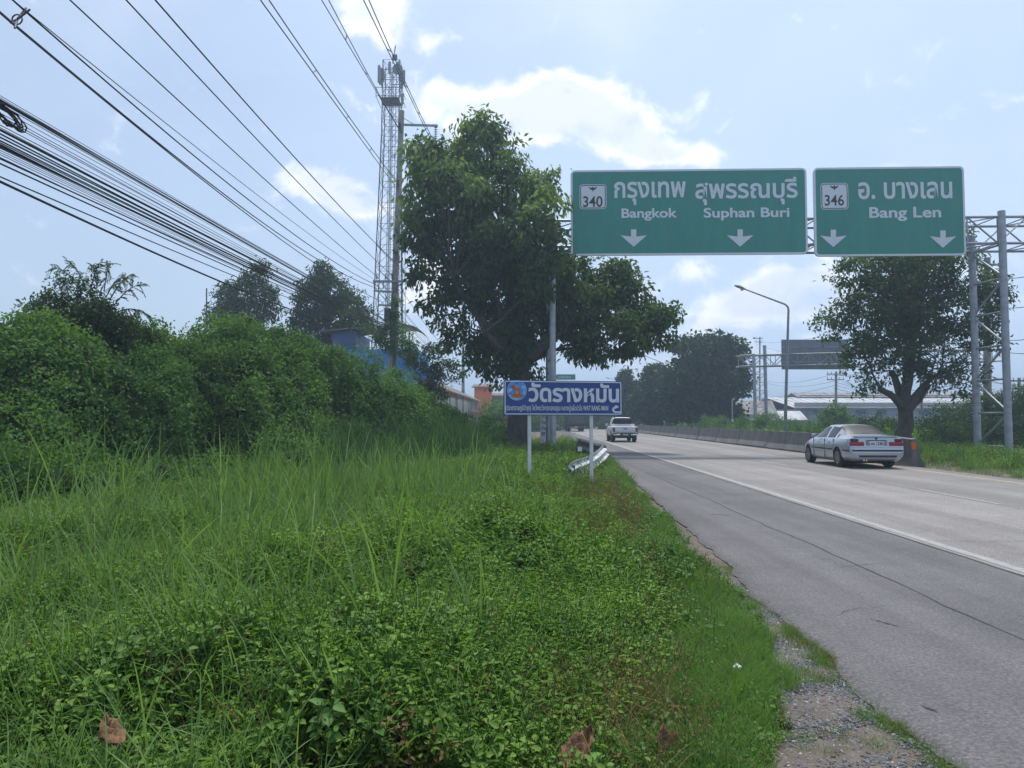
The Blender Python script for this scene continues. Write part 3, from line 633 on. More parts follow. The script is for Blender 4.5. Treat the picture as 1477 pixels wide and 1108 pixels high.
def wheel(root, x, y, r, w, side, spokes=8, rr=.62):
    e = bpy.data.objects.new('wheel', None); link(e, root); e.location = (x, y, r); e.empty_display_size = .1
    prof = [(rr*r, .5),(r*.93, .5),(r, .36),(r, -.36),(r*.93,-.5),(rr*r,-.5)]; m = MB(); n = 28; vs = [(b*w, a*math.cos(2*math.pi*k/n), a*math.sin(2*math.pi*k/n)) for a, b in prof for k in range(n)]
    fs = [(i*n+k, i*n+(k+1)%n, (i+1)*n+(k+1)%n, (i+1)*n+k) for i in range(5) for k in range(n)]
    me = m.add(vs, fs).mesh('tyre', tyre, 40); fixnormals(me); link(bpy.data.objects.new('tyre', me), e)
    m = MB(); s = side; m.tube([(s*w*.30,0,0),(s*w*.46,0,0)], rr*r*.28, 14)
    m.add([(b*w*s, a*math.cos(2*math.pi*k/n), a*math.sin(2*math.pi*k/n)) for a, b in ((rr*r*1.03,.5),(rr*r*.86,.47),(rr*r*.84,-.4)) for k in range(n)], [(i*n+k, i*n+(k+1)%n, (i+1)*n+(k+1)%n, (i+1)*n+k) for i in range(2) for k in range(n)])
    for k in range(spokes):
        a = 2*math.pi*k/spokes; ca, sa = math.cos(a), math.sin(a); M_ = Matrix.Rotation(a, 4, 'X')
        m.box((min(s*w*.33,s*w*.43),rr*r*.2,-rr*r*.085),(max(s*w*.33,s*w*.43),rr*r*.9,rr*r*.085), 0, M_)
    m.tube([(s*w*.05,0,0),(s*w*.12,0,0)], rr*r*.86, 20, 1)
    m.build('rim', [rimm, arch], e, 40)
# --- silver saloon
car = empty('sedan', (0,0,0), 'silver four-door sedan driving away in the right lane near the barrier', 'car')
st = [(0.00,.36,.66,.74,.60,.70,.61,.62,.615),(0.03,.30,.72,.79,.64,.75,.65,.66,.66),(0.07,.27,.74,.82,.66,.78,.67,.70,.675),(.095,.26,.75,.83,.90,.77,.925,.66,.93),(.13,.25,.76,.835,.965,.775,1.015,.66,1.025),
      (.25,.23,.78,.85,.965,.79,1.02,.66,1.03),(.70,.21,.80,.865,.965,.79,1.03,.62,1.05),(.82,.20,.80,.868,.965,.79,1.06,.60,1.09),(1.10,.19,.80,.87,.965,.785,1.19,.57,1.235),(1.50,.18,.81,.87,.96,.785,1.31,.555,1.385),
      (1.9,.18,.81,.87,.955,.785,1.335,.555,1.41),(2.4,.18,.81,.87,.945,.78,1.33,.56,1.405),(2.75,.18,.81,.87,.935,.78,1.28,.56,1.34),(3.1,.18,.81,.87,.925,.775,1.10,.61,1.15),(3.38,.18,.81,.865,.91,.775,.935,.70,.965),
      (3.6,.19,.80,.86,.88,.77,.90,.68,.935),(4.0,.20,.78,.84,.80,.74,.835,.62,.875),(4.25,.22,.74,.79,.72,.68,.76,.55,.80),(4.38,.26,.66,.72,.64,.62,.68,.50,.715),(4.46,.34,.50,.58,.56,.50,.58,.42,.60)]
def cls(y, k):
    if k in (7, 8):
        t = 1.0 if k == 7 else 1.0
        if 1.12 < y < 1.28 and k == 7: return 1
        if 1.36 < y < 2.05 or 2.13 < y < 2.98: return 1
        if 2.98 <= y < 3.12 and k == 7: return 1
    if k in (9, 10, 11) and .80 < y < 1.46: return 2 if k > 8 else 0
    if k in (9, 10, 11) and 2.5 < y < 3.34: return 3
    return 0
loft_body(car, st, cls, [silver, glassc, glassc, glassc, trim, arch], [(1.02,.32),(3.745,.32)])
for (y, s) in ((1.02,1),(1.02,-1),(3.745,1),(3.745,-1)): wheel(car, s*.755, y, .315, .215, s)
def rb(lo, hi, r=.02, seg=2):
    bm = bmesh.new(); bmesh.ops.create_cube(bm, size=1); 
    for v in bm.verts: v.co = Vector([(lo[i]+hi[i])/2+(hi[i]-lo[i])*v.co[i] for i in range(3)])
    bmesh.ops.bevel(bm, geom=bm.edges[:], offset=r, segments=seg, affect='EDGES', profile=.5); return bm
def rbo(name, lo, hi, mat, par, r=.02, seg=2):
    bm = rb(lo, hi, r, seg); me = bpy.data.meshes.new(name); 
    for f in bm.faces: f.smooth = True
    bm.to_mesh(me); bm.free(); me.materials.append(mat); me.set_sharp_from_angle(angle=R(40)); return link(bpy.data.objects.new(name, me), par)
for s in (1, -1):
    a, b = sorted((s*.38, s*.825)); tl = rbo('taillight', (a,.056,.725), (b,.30,.86), lens, car, .025)
    a, b = sorted((s*.54, s*.80)); rbo('upper_lens', (a,.080,.85), (b,.28,.955), lensd, tl, .03)
    a, b = sorted((s*.872, s*.90)); 
    for y0, y1 in ((1.42,2.05),(2.12,3.3)): rbo('side_moulding', (min(s*.858,s*.885),y0,.555),(max(s*.858,s*.885),y1,.605), trim, car, .008)
    rbo('side_moulding', (min(s*.80,s*.862),.12,.545),(max(s*.80,s*.862),.62,.60), trim, car, .008)
    m_ = rbo('mirror', (min(s*.84,s*1.0),2.86,.955),(max(s*.84,s*1.0),2.98,1.07), silver, car, .03)
    for y in (1.62, 2.55): rbo('door_handle', (min(s*.855,s*.892),y,.80),(max(s*.855,s*.892),y+.17,.83), silver, car, .01)
    # door cuts
    for y in (1.32, 2.09, 3.12): rbo('door_gap', (min(s*.85,s*.8735),y,.27),(max(s*.85,s*.8735),y+.012,.93), trim, car, .002, 1)
    rbo('headlight', (min(s*.42,s*.68),4.22,.62),(max(s*.42,s*.68),4.37,.71), chrome, car, .02)
rbo('bumper_strip', (-.775,-.010,.555), (.775,.10,.61), trim, car, .012); rbo('lower_grille', (-.58,-.006,.36), (.58,.12,.435), trim, car, .012)
rbo('rear_bumper', (-.75,-.002,.44), (.75,.14,.56), silver, car, .03, 3)
pl = rbo('number_plate', (-.21,.066,.735), (.21,.085,.875), plate, car, .008); text('registration', 'กจ 1238', -.18, .18, .76, .85, .062, signblack, pl, .01)
rbo('plate_recess', (-.33,.076,.72), (.33,.10,.905), pm('shaded recess silver', (.24,.26,.29), rough=.4, metal=.4), car, .01); rbo('trunk_handle', (-.30,.062,.895), (.30,.10,.915), trim, car, .006)  # flat panel behind the plate, recess shade put into its darker silver
rbo('spoiler_lip', (-.66,.075,1.012), (.66,.30,1.045), silver, car, .014); rbo('third_brake_light', (-.12,.86,1.10), (.12,.90,1.12), lensd, car, .005)
bd = MB().tube([(0,.083,.965),(0,.095,.965)], .035, 14).build('badge', blackpl, car)
rbo('trunk_gap', (-.62,.088,.705), (.62,.11,.713), trim, car, .002, 1)
for x in (-.42,-.34): MB().tube([(x,.02,.27),(x,.25,.28)], .028, 10).build('exhaust', chrome, car)
rbo('underbody', (-.62,.25,.17), (.62,4.1,.24), arch, car, .02); rbo('interior_seats', (-.6,1.3,.7), (.6,1.5,1.12), blackpl, car, .05)
rr_ = G(1296,674); lr_ = G(1207,672)
car.scale = (1.055,1.03,1.03); car.location = (P(1257,674,25.0).x+.03, 24.6, 0); car.rotation_euler = (0, 0, R(-2.2))
# --- white pickup
pk = empty('pickup_truck', (0,0,0), 'white double-cab pickup truck driving away in the left lane', 'pickup')
st = [(0.0,.55,.80,.86,.82,.84,.90,.80,.91),(.03,.52,.82,.90,.98,.90,1.10,.88,1.12),(.2,.50,.84,.92,1.0,.90,1.12,.88,1.14),(1.45,.42,.86,.93,1.0,.90,1.12,.88,1.14),(1.5,.40,.86,.93,1.1,.89,1.30,.78,1.34),(1.62,.40,.86,.93,1.12,.88,1.70,.68,1.76),
      (2.2,.38,.86,.93,1.12,.88,1.74,.68,1.81),(3.0,.38,.86,.93,1.12,.88,1.72,.68,1.79),(3.35,.38,.86,.93,1.11,.87,1.5,.72,1.55),(3.85,.38,.86,.93,1.10,.86,1.14,.8,1.18),(4.6,.42,.84,.91,1.04,.84,1.10,.76,1.14),(5.0,.46,.80,.87,.96,.80,1.02,.7,1.06),(5.2,.5,.7,.78,.85,.7,.9,.6,.93)]
def cls2(y, k):
    if k in (7, 8):
        if 1.85 < y < 2.45 or 2.55 < y < 3.35: return 1
    if k in (9, 10, 11) and 1.5 < y < 1.64: return 2
    if k in (8,) and 1.5 < y < 1.64: return 2
    if k in (9, 10, 11) and 3.05 < y < 3.8: return 3
    return 0
loft_body(pk, st, cls2, [wpaint, glassc, glassc, glassc, trim, arch], [(1.15,.39),(4.25,.39)], wr=.45)
for (y, s) in ((1.15,1),(1.15,-1),(4.25,1),(4.25,-1)): wheel(pk, s*.78, y, .385, .26, s, 6)
rbo('rear_window', (-.62,1.44,1.30), (.62,1.50,1.66), glassc, pk, .03)
for s in (1, -1):
    rbo('taillight', (min(s*.72,s*.90),-.012,.74), (max(s*.72,s*.90),.12,1.06), lens, pk, .03)
    rbo('mirror', (min(s*.90,s*1.12),3.25,1.12), (max(s*.90,s*1.12),3.4,1.32), wpaint, pk, .04)
    rbo('bumper_end', (min(s*.36,s*.88),-.14,.50), (max(s*.36,s*.88),.02,.62), chrome, pk, .03)
    rbo('mud_flap', (min(s*.64,s*.90),.62,.18), (max(s*.64,s*.90),.65,.55), black, pk, .01)
rbo('step_bumper', (-.40,-.12,.44), (.40,.05,.62), blackpl, pk, .02); rbo('bumper_top', (-.90,-.13,.62), (.90,.02,.68), blackpl, pk, .015)
pl = rbo('number_plate', (-.19,-.135,.50), (.19,-.118,.60), plate, pk, .006); text('registration', 'ผข 4521', -.15, .15, .52, .58, -.138, signblack, pl, .01)
rbo('tailgate_seam', (-.70,-.006,.72), (.70,.02,.735), trim, pk, .003, 1); rbo('tailgate_handle', (-.14,-.02,.93), (.14,.02,1.0), blackpl, pk, .015); rbo('roof_rail', (-.60,1.6,1.76), (-.56,3.0,1.80), trim, pk, .01); rbo('roof_rail', (.56,1.6,1.76), (.60,3.0,1.80), trim, pk, .01)
rbo('underbody', (-.6,.1,.30), (.6,4.8,.5), arch, pk, .02); MB().tube([(-.5,1.0,.40),(.5,1.0,.40)], .09, 12).build('rear_axle', arch, pk)
pk.location = (P(902,636,54).x, 54.0, 0); pk.rotation_euler = (0,0,R(-1.8)); pk.scale = (1.0,1.0,1.0)
# --- dark lorry far ahead
lo = empty('lorry', (P(831,621,104).x, 104, 0), 'dark high-sided lorry far up the road partly hidden by the temple sign', 'lorry', None, R(-1.5))
ldark = pm('dark lorry paint', (.018,.012,.012), (.04,.024,.02), 3, rough=.5)
boxo('body', (0,3.6,2.15), (2.35,7.0,2.3), ldark, lo); boxo('cab', (0,8.2,1.75), (2.3,1.7,2.1), ldark, lo); boxo('chassis', (0,4.2,.85), (1.0,8.4,.25), arch, lo); boxo('tailgate', (0,.06,1.75), (2.2,.05,1.2), dsteel, lo)
for x in (-1.1,-.55,0,.55,1.1): boxo('tail_rib', (x,.01,2.15), (.08,.08,2.25), dsteel, lo)
boxo('bumper', (0,.05,.62), (2.2,.12,.16), dsteel, lo); boxo('number_plate', (.0,-.03,.62), (.5,.02,.14), plate, lo)
for s in (1,-1): boxo('taillight', (s*.85,-.02,.72), (.3,.04,.12), lens, lo)
for (y, s) in ((1.5,1),(1.5,-1),(2.9,1),(2.9,-1),(7.9,1),(7.9,-1)): wheel(lo, s*.95, y, .48, .4, s, 6)
# ------------------------------------------------------------------ vegetation
lf_big = leafmat('broad tree foliage', (.032,.066,.026), (.095,.155,.055), trans=.42)
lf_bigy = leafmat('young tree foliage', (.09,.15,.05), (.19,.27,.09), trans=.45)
lf_dark = leafmat('dark far foliage', (.016,.036,.014), (.040,.075,.026), trans=.25)
lf_mid = leafmat('grey green foliage', (.022,.050,.018), (.060,.105,.035), trans=.3)
lf_vine = leafmat('vine foliage', (.030,.085,.022), (.125,.23,.06), trans=.38, hue=(.16,.14,.04))
lf_vine2 = leafmat('light shrub foliage', (.045,.105,.022), (.135,.24,.06), trans=.38, hue=(.18,.15,.05))
lf_weed = leafmat('weed leaves', (.065,.145,.022), (.23,.37,.075), trans=.35, rough=.42, tone=False, hue=(.24,.20,.06))
lf_weed2 = leafmat('blue green weed leaves', (.055,.135,.030), (.17,.29,.085), trans=.3, rough=.4, tone=False)
lf_grass = leafmat('grass blades', (.05,.125,.020), (.15,.27,.06), trans=.35, rough=.45, tone=False, hue=(.26,.22,.10))
lf_tall = leafmat('tall grass blades', (.030,.09,.018), (.21,.33,.11), trans=.35, tone=False, hue=(.30,.27,.14))
lf_reed = leafmat('reed blades', (.014,.045,.014), (.075,.14,.045), trans=.28, rough=.45, tone=False)
lf_dry = leafmat('dry stalks', (.10,.060,.028), (.24,.16,.075), trans=.15, rough=.8, tone=False)
m_inner = pm('dark foliage core', (.012,.026,.008), (.022,.045,.014), 3, rough=1, coords='World')

def blob_clumps(blobs, dens, inner=.62, outer=1.04, flat=1.0, zmin=-9, sq=(1,1,1)):
    """points on/in a union of ellipsoids; blobs rows (x,y,z,rx,ry,rz)"""
    bl = np.array(blobs, float); pts = []; nrm = []
    for i, b in enumerate(bl):
        area = 4*math.pi*((b[3]*b[4])**1.6/3+(b[3]*b[5])**1.6/3+(b[4]*b[5])**1.6/3)**(1/1.6); n = max(4, int(area*dens))
        s = sph(n); r = inner+(outer-inner)*rng.random((n,1))**.45
        lump = 1+.10*np.sin(s[:,[0]]*5+i)*np.sin(s[:,[2]]*6+2*i)+.08*np.sin(s[:,[1]]*9+i*2)
        p = b[:3]+s*b[3:]*r*lump; keep = p[:,2] > zmin
        for j, c in enumerate(bl):
            if j == i: continue
            q = (p-c[:3])/c[3:]; keep &= (q**2).sum(1) > .55**2 if inner < .5 else (q**2).sum(1) > .80**2
        pts.append(p[keep]); nrm.append(unit(s/b[3:])[keep])
    return np.concatenate(pts), np.concatenate(nrm)
def foliage(name, C, Nc, m, cr, ll, lw, mat, parent, droop=.5, spread=1.0, tonef=None, up=.5, jitter=.5, hang=0):
    k = len(C); tone = rng.random(k) if tonef is None else tonef
    B = np.repeat(C, m, 0)+rng.normal(size=(k*m,3))*np.array([cr,cr,cr*.7])*.6; N0 = np.repeat(Nc, m, 0)
    if hang: B[:,2] -= np.abs(rng.normal(size=k*m))*hang
    D = N0*.6+sph(k*m)*spread; D[:,2] -= droop; Nn = sph(k*m)*.8+np.array([0,0,up])+N0*jitter
    Ln = ll*(.6+.8*rng.random(k*m)); t = np.clip(np.repeat(tone, m)+rng.normal(size=k*m)*.12, 0, 1)
    return leaves(name, B, D, unit(Nn), Ln, lw*(.7+.6*rng.random(k*m)), mat, t, parent)
def limb(mb, a, b, r0, r1, bend=.15, n=7, seg=7, sag=.0):
    a, b = Vector(a), Vector(b); d = b-a; o = Vector((random.uniform(-1,1), random.uniform(-1,1), random.uniform(-.2,.6)))*d.length*bend
    pts = []
    for i in range(seg+1):
        t = i/seg; p = a.lerp(b, t)+o*math.sin(math.pi*t)*.6+Vector((0,0,-1))*sag*math.sin(math.pi*t)*d.length
        if 0 < i < seg: p += Vector((random.uniform(-1,1),random.uniform(-1,1),random.uniform(-1,1)))*d.length*.02
        pts.append(p)
    mb.tube(pts, [r0+(r1-r0)*(i/seg)**.8 for i in range(seg+1)], n); return pts
def tree(name, label, trunk_px, d, fork_px, tw, blobs_px, dens, m, ll, lw, mat, cat='tree', cr=.4, droop=.5, jd=.25, hubs=None, group=None, twigs=2, tops=None, topmat=None, spread=1.0, clean=1.0):
    base = P(trunk_px[0], trunk_px[1], d); base.z = -.1; fork = P(fork_px[0], fork_px[1], d)
    e = empty(name, base, label, cat, group); o = np.array(base); bl = []
    for (x, y, r, *dd) in blobs_px:
        dz = dd[0] if dd else random.uniform(-1,1)*jd*6*(r*d/F)/3
        c = P(x, y, d+dz); rr = r*(d+dz)/F
        if rr > .75:
            bl.append((*c, rr*.80, rr*.84, rr*.74)); k = 7
            for s_ in sph(k): q = Vector(tuple(s_)); f_ = random.uniform(.30,.46); bl.append((*(c+q*rr*(1.0-f_*.72)), rr*f_, rr*f_, rr*f_*.85))
        else: bl.append((*c, rr, rr*1.05, rr*.92))
    C, Nc = blob_clumps(bl, dens); C = C-o; tones = rng.random(len(C))
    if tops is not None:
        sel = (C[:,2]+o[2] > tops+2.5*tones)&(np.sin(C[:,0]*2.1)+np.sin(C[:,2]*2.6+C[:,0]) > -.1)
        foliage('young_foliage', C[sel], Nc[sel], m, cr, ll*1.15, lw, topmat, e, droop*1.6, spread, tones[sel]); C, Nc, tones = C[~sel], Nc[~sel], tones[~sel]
    foliage('crown', C, Nc, m, cr, ll, lw, mat, e, droop, spread, tones)
    mb = MB(); fk = Vector(fork)-base
    pts = [Vector((0,0,0)), Vector((0,0,.35)), Vector((0,0,1.0)), fk*.6+Vector((tw*.1,0,0)), fk]
    mb.tube(pts, [tw*.78, tw*.58, tw*.5, tw*.46, tw*.42], 14)
    hub = [(fk, tw*.40)]
    if hubs:
        for (x, y, r, dd) in hubs:
            h = P(x, y, d+dd)-base; p = limb(mb, fk-Vector((0,0,.15)), h, tw*.34, r, .10, 8); hub.append((h, r))
    trunk = mb.build('trunk', bark, e, 60); bm_ = MB()
    for b in [q for q in bl if q[3] > .55]:
        c = Vector(b[:3])-base; h, r = min(hub, key=lambda q: (q[0]-c).length*(1.0 if q[0].z < c.z+1 else 1.8))
        p = limb(bm_, h, c, max(min(r*.6, .02*(c-h).length+.02), .02), .02, .16, 6, 7)
        for _ in range(twigs):
            q = p[random.choice((3,4,5))]; s = Vector(random.choice(list(map(tuple, sph(6))))); s.z = abs(s.z)*.6
            limb(bm_, q, c+s*b[3]*.9, .025, .010, .15, 5, 5)
    bm_.build('limbs', bark, e, 60)
    return e
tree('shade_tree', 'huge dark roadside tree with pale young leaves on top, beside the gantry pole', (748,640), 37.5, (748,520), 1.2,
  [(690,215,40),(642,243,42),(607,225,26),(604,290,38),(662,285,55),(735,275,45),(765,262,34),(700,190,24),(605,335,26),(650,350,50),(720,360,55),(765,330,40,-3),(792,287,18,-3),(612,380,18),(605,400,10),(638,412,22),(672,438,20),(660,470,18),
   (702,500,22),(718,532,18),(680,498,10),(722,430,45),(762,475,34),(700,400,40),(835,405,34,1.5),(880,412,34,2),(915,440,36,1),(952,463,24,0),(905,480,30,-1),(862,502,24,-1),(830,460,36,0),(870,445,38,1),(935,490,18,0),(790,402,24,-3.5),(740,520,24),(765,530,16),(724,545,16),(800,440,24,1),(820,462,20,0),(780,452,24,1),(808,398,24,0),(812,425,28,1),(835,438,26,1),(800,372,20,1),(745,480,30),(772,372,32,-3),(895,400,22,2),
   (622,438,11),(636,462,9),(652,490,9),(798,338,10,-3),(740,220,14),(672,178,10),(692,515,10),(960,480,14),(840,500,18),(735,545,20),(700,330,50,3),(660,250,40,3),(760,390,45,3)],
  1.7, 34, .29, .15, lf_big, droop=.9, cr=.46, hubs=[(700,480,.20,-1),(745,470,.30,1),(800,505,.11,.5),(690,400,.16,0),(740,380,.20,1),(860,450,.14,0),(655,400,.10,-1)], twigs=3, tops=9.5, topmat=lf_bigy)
tree('shade_tree', 'broad dark tree growing in the median right behind the silver car', (1303,660), 40, (1306,590), .84,
  [(1235,392,22),(1215,400,14),(1282,385,36),(1340,385,40),(1400,405,36),(1432,430,22),(1212,455,20),(1188,466,10),(1250,450,34),(1310,440,45),(1372,450,40),(1412,485,26),(1290,500,36),(1240,500,24),(1222,522,14),(1342,510,38),
   (1398,535,20),(1272,538,20),(1352,548,16),(1388,562,9),(1248,560,9),(1312,350,44,2),(1365,350,34,2),(1255,350,24,2),(1330,470,40,2),(1290,420,36,2),(1260,420,22),(1440,455,12),(1225,440,14),(1195,480,10)],
  2.0, 32, .24, .11, lf_big, droop=.6, cr=.42, hubs=[(1268,560,.13,-.5),(1285,535,.16,.6),(1312,520,.24,0),(1340,555,.12,.5),(1352,540,.10,0),(1320,450,.14,0)], twigs=3)
tree('roadside_tree', 'tallest of the dense dark trees beyond the pickup, nearest the far gantry', (1012,612), 88, (1012,592), .7,
  [(1010,530,30),(1045,520,26),(1058,500,13),(1030,500,22),(992,508,22),(985,555,32),(1040,555,30),(1064,545,14),(1020,585,26),(975,495,9),(1050,590,16),(985,592,20),(1070,520,8)], 1.1, 26, .55, .34, lf_dark, cr=.8, twigs=1, group='dense trees beyond the barrier')
tree('roadside_tree', 'middle one of the dense dark trees beyond the pickup, rounded and shorter', (950,612), 100, (950,598), .6,
  [(950,560,24),(944,538,13),(962,585,22),(930,580,18),(965,548,16),(940,600,14)], 1.1, 26, .55, .34, lf_dark, cr=.8, twigs=1, group='dense trees beyond the barrier')
tree('roadside_tree', 'low dark tree just right of the temple sign, smallest of the far row', (912,612), 112, (912,600), .5,
  [(912,560,17),(905,546,10),(916,582,18),(898,590,12),(925,570,12),(908,600,12)], 1.1, 26, .55, .34, lf_dark, cr=.8, twigs=1, group='dense trees beyond the barrier')
tree('roadside_tree', 'far tree seen through the gap between temple sign legs beyond the lorry', (870,612), 135, (870,605), .5,
  [(868,590,22),(890,580,18),(845,600,14),(880,604,16),(858,580,12)], .9, 26, .6, .4, lf_mid, cr=.9, twigs=1)
tree('eucalyptus_tree', 'pointed grey green tree behind the hedge, left one of the far pair', (352,600), 62, (354,470), .4,
  [(370,398,17),(378,382,8),(352,425,26),(330,437,22),(384,430,18),(318,460,16),(360,455,26),(395,450,12),(345,480,26),(330,420,12),(310,445,10)], 2.2, 26, .30, .14, lf_mid, cr=.5, droop=1.0, twigs=2, group='tall trees behind the hedge')
tree('eucalyptus_tree', 'wide grey green tree behind the hedge, right one beside the tower', (470,600), 62, (472,470), .5,
  [(465,392,14),(447,410,16),(450,435,24),(482,420,24),(508,435,20),(436,462,18),(478,460,30),(515,460,15),(424,472,9),(500,480,22),(450,485,20),(470,405,14),(525,445,9),(440,430,12)], 2.2, 26, .30, .14, lf_mid, cr=.5, droop=1.0, twigs=2, group='tall trees behind the hedge')
tree('small_tree', 'small dark tree in front of the white fence, left of the big shade tree', (628,640), 48, (626,570), .16,
  [(625,508,13),(640,535,15),(615,545,14),(608,570,13),(637,560,12),(600,520,10),(650,525,8),(660,540,7),(590,500,9),(600,590,12)], 4, 24, .24, .11, lf_mid, cr=.32, twigs=2)
tree('small_tree', 'bushy low tree in front of the warehouse on the right', (1206,620), 72, (1206,605), .12, [(1205,592,12),(1192,600,9),(1218,600,10),(1206,605,14)], 3, 22, .28, .14, lf_vine, cr=.35, twigs=1)

def thicket(name, label, blobs_px, dens, m, ll, lw, mat, cat='bush', cr=.22, droop=.3, spread=1.0, group=None, hang=.0, core=True, zr=1.0, strands=0.0):
    bl = []
    for (x, y, r, d, *q) in blobs_px:
        c = P(x, y, d); rr = r*d/F; bl.append((c.x, c.y, c.z, rr, rr*(q[0] if q else 1.0), rr*zr))
    cx = np.mean([b[0] for b in bl]); cy = np.mean([b[1] for b in bl]); e = empty(name, (cx, cy, -.12), label, cat, group)
    C, Nc = blob_clumps(bl, dens, inner=.84, outer=1.12, zmin=-.1); o = np.array([cx, cy, -.12])
    # facing lumps: push clumps in and out so hollows and bulges form
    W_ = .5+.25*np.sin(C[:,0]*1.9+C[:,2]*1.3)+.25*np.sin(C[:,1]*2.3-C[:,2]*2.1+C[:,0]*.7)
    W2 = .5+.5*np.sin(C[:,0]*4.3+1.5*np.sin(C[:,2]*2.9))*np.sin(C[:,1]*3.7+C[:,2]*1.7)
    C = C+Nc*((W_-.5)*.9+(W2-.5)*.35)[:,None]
    tn = np.clip(W_*.8+rng.random(len(C))*.4-.1, 0, 1)  # tone follows the lumps: shade of the hollows put into leaf colour
    if strands:      # curtains of vine hanging down the face of the mass
        sel = np.where((Nc[:,2] > -.2)&(rng.random(len(C)) < strands))[0]; SC = []; SN = []; ST = []
        for i in sel:
            L_ = rng.integers(4, 14); dx, dy = rng.normal(size=2)*.03; nh = Nc[i].copy(); nh[2] = 0; t0 = rng.random()
            for k in range(L_): SC.append(C[i]+nh*(.10+.06*k*max(0,Nc[i][2]))+np.array([dx*k, dy*k, -.11*k])); SN.append(nh+np.array([0,0,.15])); ST.append(t0)
        SC = np.array(SC); ok = SC[:,2] > 0; C = np.concatenate([C, SC[ok]]); Nc = np.concatenate([Nc, unit(np.array(SN)+1e-4)[ok]]); tn = np.concatenate([tn, np.array(ST)[ok]]); 
        k0 = len(C)-ok.sum(); foliage('hanging_vines', C[k0:]-o, Nc[k0:], 7, .07, ll*.9, lw, mat, e, .9, .6, tn[k0:]); C, Nc, tn = C[:k0], Nc[:k0], tn[:k0]
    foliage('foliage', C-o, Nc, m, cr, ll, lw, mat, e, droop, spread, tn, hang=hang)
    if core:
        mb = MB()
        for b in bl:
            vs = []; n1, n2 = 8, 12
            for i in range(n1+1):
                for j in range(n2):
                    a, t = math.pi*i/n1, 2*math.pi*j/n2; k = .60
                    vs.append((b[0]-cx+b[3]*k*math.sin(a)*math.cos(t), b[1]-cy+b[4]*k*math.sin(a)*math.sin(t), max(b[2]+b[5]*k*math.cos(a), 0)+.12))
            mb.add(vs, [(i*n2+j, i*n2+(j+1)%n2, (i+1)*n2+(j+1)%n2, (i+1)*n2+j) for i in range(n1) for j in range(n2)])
        c = mb.build('foliage_core', m_inner, e, 180); tag(c, kind='stuff')  # added dark filler blobs, hidden inside to close the view through the leaves
    return e
thicket('vine_thicket', 'tall mound of dark vines at the left edge below the feathery tree', [(15,560,86,17.5),(60,545,70,18),(95,590,85,18),(150,560,60,19),(200,550,56,20),(175,610,80,18.8),(30,680,80,16),(120,690,70,17.5),(0,500,40,18)], 30, 18, .095, .070, lf_vine, hang=.10, strands=.16)
thicket('vine_thicket', 'vine covered tree rising as a dark dome above the left thicket', [(138,462,46,20.5),(105,482,44,20.5),(170,482,40,20.5),(75,475,28,20),(185,520,50,21),(130,530,60,20.5)], 30, 18, .10, .060, lf_mid, hang=.12, strands=.10)
thicket('vine_thicket', 'pale green thicket left of centre under the pointed tree', [(262,535,58,23),(225,520,48,22),(300,528,54,24),(345,535,56,24.6),(315,575,80,23.5),(385,540,58,25.5),(420,552,56,26),(385,590,76,24.5),(250,640,70,22),(330,650,80,22.5),(410,650,80,24),(345,500,34,25)], 24, 18, .105, .070, lf_vine2, hang=.08, strands=.12)
thicket('vine_thicket', 'thicket directly left of the concrete power pole hiding the blue house', [(445,566,78,27),(492,598,62,28),(540,600,44,28),(540,610,60,29),(470,650,70,26),(530,665,60,27.5)], 24, 18, .11, .075, lf_vine, hang=.08, strands=.16)
thicket('vine_thicket', 'low green bushes right of the power pole reaching the white fence', [(590,618,42,31),(622,628,38,33),(655,632,34,36),(690,640,30,38),(565,640,50,30),(718,636,22,39),(640,614,18,35)], 22, 18, .12, .08, lf_vine, hang=.05, strands=.10)
thicket('shrub', 'bright leafy shrub in front of the vine mound, lower left', [(70,705,52,12.6),(130,715,50,12.9),(15,700,50,12.2),(170,745,38,12.3)], 46, 16, .065, .05, lf_vine2)
thicket('vine_mound', 'low ragged mound of creepers at the foot of the thicket, left of centre', [(235,690,34,16.5),(275,700,28,15.5),(205,705,26,15),(310,690,24,17.5)], 34, 15, .08, .055, lf_vine, strands=.1)
thicket('vine_mound', 'ragged weed mound in front of the reeds below the power pole', [(430,668,34,20),(478,672,30,21),(520,668,26,23),(560,662,24,25)], 28, 15, .085, .06, lf_vine2, strands=.1)
thicket('vine_mound', 'small bushy weeds beside the big tree trunk foot, left of the blue sign', [(690,650,16,29),(712,646,13,32),(668,652,15,28)], 28, 15, .09, .06, lf_vine)
thicket('creeper', 'ivy wrapped round the concrete power pole and its cables', [(573,432,6,47.6),(570,450,7,47.6),(569,468,9,47.4),(564,484,12,47.4),(582,496,12,47.6),(552,478,10,47),(535,466,8,46),(518,456,6,45),(500,446,5,44),(592,512,9,47.6),(545,487,8,46)], 14, 14, .16, .09, lf_vine, cat='climbing plant', core=False, cr=.3, hang=.2)
thicket('weed_mound', 'dark mound of climbing weeds in the grass below the big tree trunk', [(652,735,18,11.5),(662,760,24,11),(640,775,24,10.7),(680,775,20,10.8)], 60, 14, .045, .035, lf_mid)
thicket('broadleaf_weed', 'broad leaved dark weed in the near foreground left of centre', [(430,925,36,4.4),(485,950,42,4.3),(395,955,30,4.2),(540,965,30,4.2)], 150, 9, .085, .07, lf_vine, cr=.10, droop=.6)
